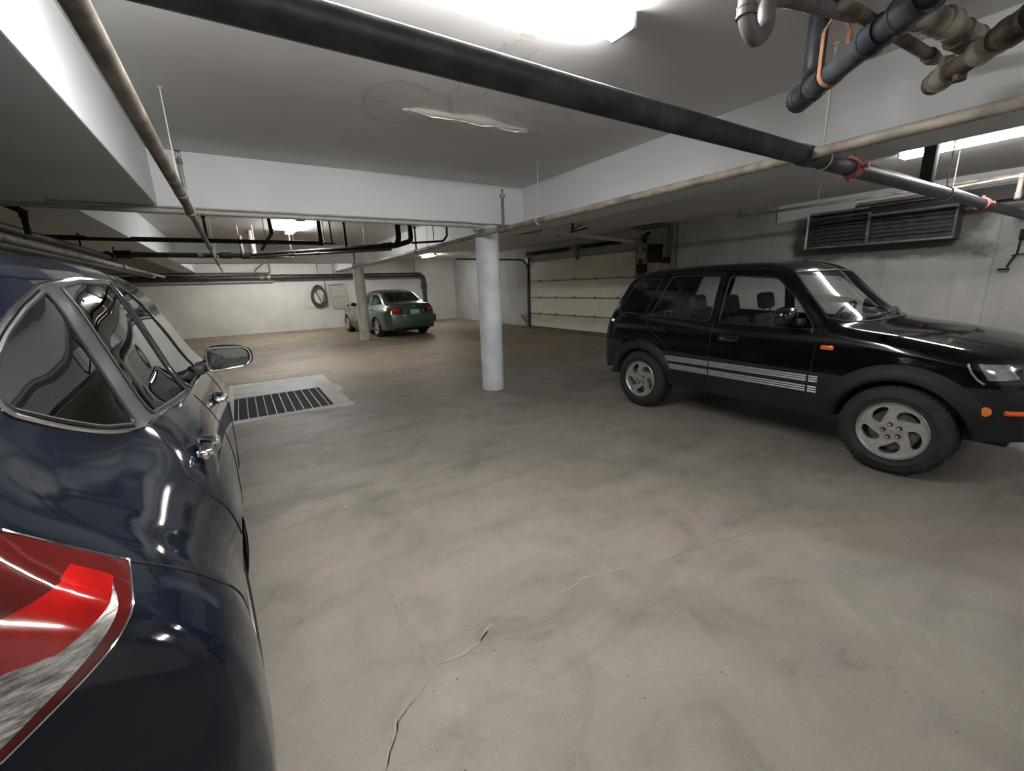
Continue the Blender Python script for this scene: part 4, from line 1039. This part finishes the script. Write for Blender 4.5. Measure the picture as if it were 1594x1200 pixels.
    for p in resample(regs[5][2], .03, True):
        h = bvh.ray_cast(Vector((p.x, p.y, 3)), Vector((0, 0, -1)))
        if h[0]: P.append(h[0])
    tube(bm, P, .009, 6, closed=True); obj('windshield_rubber', bm, 'black_plastic', root)
    # underside and interior
    bm = B(); box(bm, (-.55, -.52, .30), (2.95, .52, .42), .02); box(bm, (.42, -.72, .34), (1.98, .72, .42)); obj('underbody', bm, 'black_plastic', root)
    bm = B(); box(bm, (.0, -.74, .42), (2.0, .74, .47)); box(bm, (-.55, -.70, .42), (.0, .70, .72)); obj('cabin_floor', bm, 'interior', root)
    seat(root, .98, -.37); seat(root, .98, .37); seat(root, .12, -.33, .46, .55, wd=.62); seat(root, .12, .33, .46, .55, wd=.62)
    bm = B(); box(bm, (1.72, -.70, .78), (2.05, .70, 1.06), .05); box(bm, (1.66, .16, 1.02), (1.98, .56, 1.12), .04); obj('dashboard', bm, 'interior', root)
    sw = bpy.data.objects.new('steering_wheel', None); COL.objects.link(sw); sw.parent = root; sw.location = (1.56, .37, 1.08); sw.rotation_euler = (0, -1.1, 0)
    bm = B(); tube(bm, [(.18*math.cos(a), .18*math.sin(a), 0) for a in [i*2*PI/28 for i in range(28)]], .015, 8, closed=True); obj('steering_rim', bm, 'interior', sw)
    bm = B(); box(bm, (-.06, -.06, -.03), (.06, .06, .02), .02); box(bm, (-.02, -.17, -.01), (.02, .17, .01)); box(bm, (-.17, -.02, -.01), (0, .02, .01)); tube(bm, [(0, 0, -.02), (0, 0, -.25)], .03, 10); obj('steering_hub', bm, 'interior', sw)
    return root
black_suv()

# ---- dark blue crossover
def blue_suv():
    S_HALF[0] = .90
    W0 = .915
    S = dict(Wmax=W0, N=190,
        top=[(-.92, .34), (-.965, .45), (-.97, .60), (-.955, .74), (-.93, .86), (-.90, 1.00), (-.865, 1.12), (-.78, 1.28), (-.66, 1.45), (-.56, 1.56), (-.40, 1.62), (-.1, 1.66), (.35, 1.685), (.9, 1.695), (1.2, 1.68), (1.55, 1.62), (1.9, 1.44), (2.2, 1.24), (2.38, 1.07), (2.5, 1.02), (2.9, .95), (3.2, .86), (3.36, .74), (3.42, .60), (3.40, .40)],
        W=F((-.98, .80), (-.94, .865), (-.86, .912), (-.72, .920), (-.5, .902), (-.3, .897), (0, .913), (.4, .912), (1.2, .905), (2.3, .908), (2.8, .90), (3.1, .86), (3.3, .78), (3.45, .65)),
        dk=F((-1, 2.0), (-.6, 1.6), (-.2, 1.26), (.2, 1.06), (.6, 1), (3, 1)),
        zb=F((-1, .30), (-.6, .27), (0, .22), (2.6, .22), (3.45, .26)),
        rr=F((-1, .12), (-.5, .14), (1.1, .12), (1.5, .06), (2.2, .045), (2.6, .1), (3.45, .12)),
        cr=F((-1, .03), (-.3, .06), (1.2, .06), (1.7, .04), (2.3, .06), (3.45, .04)),
        bow=F((-1, -.13), (-.8, -.12), (-.55, -.08), (-.2, -.02), (.2, 0), (1.2, .03), (1.6, .11), (2.1, .18), (2.4, .12), (2.8, .14), (3.45, .30)),
        d=FS(.055, (.20, .07), (.28, .035), (.40, .010), (.55, .0), (.70, .0), (.82, .012), (.92, .037), (1.0, .072), (1.07, .115), (1.12, .145), (1.18, .17), (1.35, .222), (1.55, .285), (1.7, .35), (1.8, .4)))
    root = thing('blue_crossover', 'dark blue crossover filling the left edge, its red tail lamp nearest the camera', 'car', (-1.02, 1.62, 0), PI/2+math.radians(1.6), world=False)
    AR, AF = arch_poly(0, .35, .375, .05), arch_poly(2.62, .35, .375, .05)
    q1 = round_poly([(-.065, 1.165), (.02, 1.548), (-.12, 1.505), (-.246, 1.450), (-.345, 1.398), (-.40, 1.355), (-.42, 1.315), (-.33, 1.262), (-.204, 1.20)], .03)
    w2 = round_poly([(.07, 1.160), (.77, 1.098), (.71, 1.578), (.33, 1.575), (.125, 1.556)], .02)
    w3 = round_poly([(.87, 1.09), (1.62, 1.06), (1.45, 1.28), (1.25, 1.45), (1.05, 1.545), (.83, 1.578)], .03)
    lamp = [(-.066, 1.172), (.097, 1.04), (.002, 1.01), (-.242, .895), (-.45, .86), (-.55, .88), (-.55, 1.24), (-.25, 1.235)]
    lclear = [(.017, 1.042), (-.027, 1.017), (-.237, .912), (-.42, .875), (-.50, .88), (-.50, .98), (-.36, .99), (-.195, 1.008), (-.132, 1.003)]
    lbright = [(.031, 1.044), (.026, 1.053), (-.014, 1.089), (-.163, 1.078), (-.50, 1.07), (-.50, .98), (-.36, .99), (-.195, 1.008), (-.132, 1.003), (.017, 1.042)]
    regs = [('arch', 'Y', AR, None, 1), ('arch2', 'Y', AF, None, 1),
        ('quarter_window', 'Y', q1, 'glass_dark', 1), ('rear_side_window', 'Y', w2, 'glass_dark', 1), ('front_side_window', 'Y', w3, 'glass_dark', 1),
        ('windshield', 'Z', [(2.02, -.62), (2.10, -.4), (2.14, 0), (2.10, .4), (2.02, .62), (1.40, .55), (1.44, 0), (1.40, -.55)][::-1], 'glass_dark', 0),
        ('tail_lamp_clear', 'C', lclear, 'lamp_clear', 1), ('tail_lamp_bright', 'C', lbright, 'lamp_bright', 1), ('tail_lamp', 'C', lamp, 'lamp_red', 1),
        ('rear_window', 'X', round_poly([(-.58, 1.16), (.58, 1.16), (.48, 1.50), (-.48, 1.50)], .06), 'glass_dark', 0),
        ('rear_bumper', 'P', [(-1.1, .2), (-1.1, .93), (-.70, 1.0), (-.661, 1.04), (-.578, .879), (-.45, .72), (-.36, .6), (-.36, .2)], 'paint_blue', 0),
        ('door_frame', 'Y', [(-.085, 1.152), (.015, 1.575), (.86, 1.60), (1.08, 1.562), (1.27, 1.468), (1.65, 1.05), (.8, 1.085), (.07, 1.150)], 'frame_grey', 1),
        ('rear_door', 'Y', [(.0, 1.13), (-.055, 1.064), (-.15, .998), (-.143, .922), (-.10, .85), (-.06, .73), (.2, .69), (.38, .52), (.44, .34), (.82, .34), (.82, 1.08), (.77, 1.60), (.08, 1.58)], 'paint_blue', 1),
        ('front_door', 'Y', [(.82, .34), (.82, 1.08), (.77, 1.61), (1.15, 1.56), (1.75, 1.06), (1.82, .9), (1.80, .34)], 'paint_blue', 1),
        ('sill_trim', 'Y', [(.36, .1), (.36, .34), (2.25, .34), (2.25, .1)], 'black_plastic', 1),
        ('headlight', 'Y', [(2.95, .88), (3.3, .80), (3.4, .68), (3.1, .72)], 'headlamp', 1)]
    bvh, parts = build_parts(S, root, regs, 'paint_blue')
    for s in (-1, 1):
        for cx in (0, 2.62): wheel_well(root, cx, .35, .385, .87, s); wheel(root, cx, .35, .35, .225, .882, s, Rr=.225)
        seam(bvh, root, [(.0, 1.13), (-.055, 1.064), (-.15, .998), (-.143, .922), (-.10, .85), (-.06, .73)], s, .003)
        seam(bvh, root, [(.82, .3), (.82, 1.06)], s, .003); seam(bvh, root, [(1.75, 1.04), (1.82, .9), (1.80, .34)], s, .003)
        seam(bvh, root, [(-.661, 1.04), (-.62, .96), (-.578, .879), (-.45, .72), (-.37, .60)], s, .003, name='bumper_seam')
        def cpt(u, z, off=.001):
            h = bvh.ray_cast(Vector((u/2-2, s*(u/2+2), z)), Vector((1, -s, 0)).normalized())
            return None if h[0] is None else h[0]+Vector((-1, s, 0)).normalized()*off
        for poly, r_, m_, n_ in ((lamp[:5], .0022, 'chrome', 'lamp_edge'), ([lamp[0], (-.25, 1.235), (-.5, 1.24)], .003, 'black_plastic', 'lamp_seam')):
            bm = B(); tube(bm, [q for q in (cpt(p.x, p.y) for p in resample(poly, .02, False)) if q], r_, 6); obj(n_, bm, m_, root)
        # window surrounds
        loop = [(1.64, 1.045), (.8, 1.080), (.07, 1.146), (-.07, 1.148), (-.21, 1.184), (-.34, 1.245), (-.440, 1.310), (-.415, 1.368), (-.355, 1.412), (-.25, 1.466), (-.12, 1.520), (.02, 1.563), (.33, 1.588), (.80, 1.592), (1.06, 1.560), (1.26, 1.465), (1.47, 1.29)]
        seam(bvh, root, round_poly(loop, .06, 5), s, .006, 'chrome', 'chrome_window_trim', closed=True, off=.002, step=.02)
        for poly in (q1, w2, w3): seam(bvh, root, poly, s, .006, 'black_plastic', 'window_rubber', closed=True, off=.0)
        bm = B(); seam(bvh, root, [(.76, 1.09), (.775, 1.58)], s, .012, into=bm, off=-.004); obj('pillar_trim', bm, 'blackpaint_trim', root)
        for hx, hz in ((.0, 1.005), (1.15, .945)):
            q = on_side(bvh, hx+.06, hz, s); q2 = on_side(bvh, hx+.22, hz, s)
            hd = bpy.data.objects.new('door_handle', None); COL.objects.link(hd); hd.parent = root; hd.location = q
            n = Vector((0, s, 0)); a, b = Vector((-.035, s*.012, 0)), Vector((.17, (q2.y-q.y)+s*.012, 0))
            bm = B(); tube(bm, [a+n*-.01, a+n*.022, a*.6+b*.4+n*.038, b*.8+a*.2+n*.034, b-n*.01], [.014, .017, .018, .017, .013], 12, fillet=.0); obj('handle_bar', bm, 'chrome', hd)
            bm = B(); bmesh.ops.create_uvsphere(bm, u_segments=20, v_segments=10, radius=1)
            for v in bm.verts: v.co = Vector((v.co.x*.06+.03, s*.004+v.co.y*.006, v.co.z*.032))
            obj('handle_recess', bm, 'blackpaint_trim', hd)
            bm = B(); bmesh.ops.create_uvsphere(bm, u_segments=16, v_segments=10, radius=.018)
            for v in bm.verts: v.co += Vector((-.045, s*.018, 0))
            obj('key_cap', bm, 'chrome', hd)
        # mirror
        mr = bpy.data.objects.new('door_mirror', None); COL.objects.link(mr); mr.parent = root; mr.location = (1.47, s*.80, 1.09)
        bm = B(); bmesh.ops.create_icosphere(bm, subdivisions=4, radius=1)
        for v in bm.verts:
            e = 3.0; p = v.co; L = (abs(p.x)**e+abs(p.y)**e+abs(p.z)**e)**(1/e); p = p/L
            v.co = (p.x*(.05 if p.x < 0 else .10)+.01, s*.165+p.y*.125, .055+p.z*.078*(1-.14*p.y*s))
        bmesh.ops.bisect_plane(bm, geom=bm.verts[:]+bm.edges[:]+bm.faces[:], plane_co=(-.03, 0, 0), plane_no=(-1, 0, 0), clear_outer=True)
        obj('mirror_housing', bm, 'paint_blue', mr)
        bm = B(); tube(bm, [(.02, 0-s*.04, -.02), (.02, s*.07, .03)], .035, 12); box(bm, (-.05, -.03, -.03), (.14, .02, .03), .012); obj('mirror_arm', bm, 'black_plastic', mr)
        bm = B(); poly = round_poly([(s*.05, -.02), (s*.25, -.005), (s*.282, .05), (s*.26, .115), (s*.05, .125)], .035, 6)
        c = bm.verts.new((-.0325, s*.16, .055)); 
        ringv = []
        for k in range(1, 7): ringv.append([bm.verts.new((-.0325+.010*(k/6)**2*0.6, s*.16+(p[0]-s*.16)*k/6, .055+(p[1]-.055)*k/6)) for p in poly])
        n_ = len(poly)
        for k in range(n_): bm.faces.new((c, ringv[0][k], ringv[0][(k+1) % n_]))
        for a_, b_ in zip(ringv, ringv[1:]):
            for k in range(n_): bm.faces.new((a_[k], b_[k], b_[(k+1) % n_], a_[(k+1) % n_]))
        obj('mirror_glass', bm, 'mirror', mr)
        bm = B(); tube(bm, [(-.031, p[0], p[1]) for p in poly], .006, 6, closed=True); obj('mirror_rim', bm, 'chrome', mr)
    bm = B(); box(bm, (-.75, -.60, .24), (3.2, .60, .36), .02); obj('underbody', bm, 'black_plastic', root)
    bm = B(); box(bm, (-.8, -.74, .36), (2.2, .74, .42)); box(bm, (1.7, -.7, .42), (2.2, .7, 1.0)); obj('cabin_floor', bm, 'interior', root)
    seat(root, 1.05, -.38); seat(root, 1.05, .38); seat(root, .1, -.33, .48, .55, wd=.62); seat(root, .1, .33, .48, .55, wd=.62)
    return root
blue_suv()

# ---- green sedan
def green_sedan():
    S_HALF[0] = .90
    W0 = .905
    S = dict(Wmax=W0, N=110,
        top=[(-1.08, .34), (-1.10, .55), (-1.09, .72), (-1.04, .90), (-1.0, 1.035), (-.95, 1.075), (-.75, 1.09), (-.60, 1.11), (-.3, 1.25), (.05, 1.43), (.35, 1.50), (.9, 1.515), (1.3, 1.47), (1.7, 1.27), (2.1, 1.05), (2.25, .99), (2.8, .92), (3.3, .83), (3.6, .70), (3.7, .55), (3.69, .38)],
        W=F((-1.12, .72), (-1.0, .80), (-.8, .86), (-.4, .89), (.2, W0), (2.6, .90), (3.2, .87), (3.5, .78), (3.72, .6)),
        zb=F((-1.2, .28), (-.5, .22), (0, .19), (2.8, .19), (3.7, .22)),
        rr=F((-1.2, .07), (-.7, .08), (-.4, .1), (1.2, .13), (1.8, .07), (2.3, .07), (3.7, .12)),
        cr=F((-1.2, .04), (0, .05), (1.2, .06), (2.3, .06), (3.7, .05)),
        bow=F((-1.2, -.24), (-.9, -.20), (-.5, -.15), (0, -.05), (.5, 0), (1.2, .05), (1.7, .2), (2.2, .22), (2.8, .14), (3.7, .42)),
        d=F((.18, .08), (.28, .04), (.45, .01), (.6, 0), (.78, .01), (.9, .05), (.98, .11), (1.04, .15), (1.2, .22), (1.35, .30), (1.5, .38)))
    root = thing('green_sedan', 'sage green sedan seen from behind, parked by the back wall behind the grey column', 'car', (4.58, 14.20, 0), PI/2+math.radians(7), world=False)
    AR, AF = arch_poly(0, .325, .35, .05, 18), arch_poly(2.775, .325, .35, .05, 18)
    regs = [('arch', 'Y', AR, None, 1), ('arch2', 'Y', AF, None, 1),
        ('rear_side_window', 'Y', round_poly([(-.25, 1.06), (.70, 1.0), (.72, 1.36), (.30, 1.36), (-.05, 1.22)], .03), 'glass_sedan', 1),
        ('front_side_window', 'Y', round_poly([(.78, 1.0), (1.75, .98), (1.45, 1.22), (1.15, 1.36), (.79, 1.37)], .03), 'glass_sedan', 1),
        ('windshield', 'Z', [(2.0, -.58), (2.1, 0), (2.0, .58), (1.38, .50), (1.45, 0), (1.38, -.50)][::-1], 'glass_sedan', 0),
        ('tail_lamp_clear', 'Y', [(-.62, .90), (-.66, .82), (-.78, .82), (-.78, .95), (-.65, .95)], 'headlamp', 1),
        ('tail_lamp', 'Y', [(-.70, .96), (-.70, .80), (-1.2, .74), (-1.2, .95)], 'lamp_red', 1),
        ('rear_window', 'Z', [(-.72, -.56), (-.80, 0), (-.72, .56), (.10, .50), (.08, 0), (.10, -.50)], 'glass_sedan', 0),
        ('rear_bumper', 'P', [(-1.3, .1), (-1.3, .735), (-.62, .72), (-.40, .60), (-.36, .1)], 'paint_green', 0)]
    bvh, parts = build_parts(S, root, regs, 'paint_green')
    for s in (-1, 1):
        for cx in (0, 2.775): wheel_well(root, cx, .325, .355, .86, s); wheel(root, cx, .325, .325, .215, .885, s, style='straight', Rr=.20)
        seam(bvh, root, [(-.25, 1.03), (.1, .80), (.35, .62)], s, .005); seam(bvh, root, [(.75, .25), (.74, .98)], s, .005); seam(bvh, root, [(1.85, .25), (1.85, .95)], s, .005)
        bm = B(); bmesh.ops.create_icosphere(bm, subdivisions=2, radius=1)
        for v in bm.verts: v.co = Vector((1.62+v.co.x*.07, s*(.97)+v.co.y*.11, 1.04+v.co.z*.07))
        obj('door_mirror', bm, 'blackpaint_trim', root)
        for hx in (.2, 1.0):
            q = on_side(bvh, hx, .88, s); bm = B(); box(bm, (hx, min(q.y, q.y+s*.03), .87), (hx+.18, max(q.y, q.y+s*.03), .90), .01); obj('door_handle', bm, 'paint_green', root)
    def back(y, z, off=.0):
        h = bvh.ray_cast(Vector((-3, y, z)), Vector((1, 0, 0))); return h[0]+Vector((-off, 0, 0))
    # inner lamp pieces on the boot lid, plate and trim
    for s in (-1, 1):
        bm = B(); g = []
        for j in range(5):
            z = .80+.13*j/4; g.append([bm.verts.new(back(s*(.46+.35*i/6+(0 if j else .04)), z, .006)) for i in range(7)])
        for a, b in zip(g, g[1:]):
            for i in range(6): bm.faces.new((a[i], a[i+1], b[i+1], b[i]))
        obj('boot_lamp', bm, 'lamp_bright', root)
        bm = B(); p = back(s*.55, .885, .012); box(bm, p-Vector((.004, .09, .012)), p+Vector((.004, .09, .012)), .003); obj('lamp_insert', bm, 'headlamp', root)
        bm = B(); tube(bm, [back(s*.50, .33, .0)+Vector((.1, 0, -.03)), back(s*.50, .33, .0)+Vector((-.01, 0, -.03))], .03, 12); obj('exhaust_tip', bm, 'pipe_grey', root)
    M['plate_green'] = mat('number plate', (.30, .42, .34), .5); M['plate_text'] = mat('plate lettering', (.62, .68, .64), .5)
    p = back(0, .80, .0); pl = bpy.data.objects.new('number_plate', None); COL.objects.link(pl); pl.parent = root; pl.location = p
    bm = B(); box(bm, (-.02, -.16, -.08), (-.005, .16, .08), .003); obj('plate_board', bm, 'plate_green', pl)
    bm = B()      # the plate's characters are too blurred to read: only their pale marks
    for k in range(6): box(bm, (-.023, -.115+k*.036+(.012 if k > 2 else 0), -.03), (-.020, -.115+k*.036+.022+(.012 if k > 2 else 0), .028), .001)
    obj('plate_marks', bm, 'plate_text', pl)['kind'] = 'stuff'
    bm = B(); q = back(0, .80, .004); box(bm, (q.x-.006, -.36, .70), (q.x+.004, -.30, .86), .003) if False else None
    bm.free() if bm.is_valid else None
    bm = B(); p = back(-.30, .80, .004); box(bm, p-Vector((.004, .018, .06)), p+Vector((.004, .018, .06)), .003); obj('boot_badge', bm, 'headlamp', root)
    bm = B()
    for yy, rr_ in ((0, .035),):
        p = back(yy, .965, .006); lathe(bm, [(0, 0), (rr_, 0), (rr_, -.006), (0, -.006)], 16, 'X', p)
    obj('round_badge', bm, 'chrome', root)
    bm = B(); P = [back(y, .90, .006) for y in np.linspace(-.26, .26, 9)]; tube(bm, P, .010, 6); obj('boot_trim', bm, 'paint_green', root)
    bm = B(); P = [back(y, .735, .0) for y in np.linspace(-.68, .68, 21)]; tube(bm, P, .005, 6); obj('bumper_seam', bm, 'black_plastic', root)
    bm = B(); P = [back(s_*.42, z_, .0) for s_, z_ in ()]
    bm.free()
    bm = B(); P = [Vector((-1.0+.02*abs(y)*0, y, 0)) for y in ()]
    bm.free()
    bm = B(); box(bm, (-.85, -.62, .20), (3.4, .62, .34), .02); obj('underbody', bm, 'black_plastic', root)
    bm = B(); box(bm, (-.4, -.70, .34), (2.2, .70, .40)); box(bm, (-.75, -.66, .98), (-.25, .66, 1.03), .01); box(bm, (1.7, -.7, .4), (2.1, .7, .96)); obj('cabin_floor', bm, 'interior', root)
    seat(root, 1.0, -.38, .35); seat(root, 1.0, .38, .35); seat(root, .1, -.33, .38, .50, wd=.62); seat(root, .1, .33, .38, .50, wd=.62)
    return root
green_sedan()
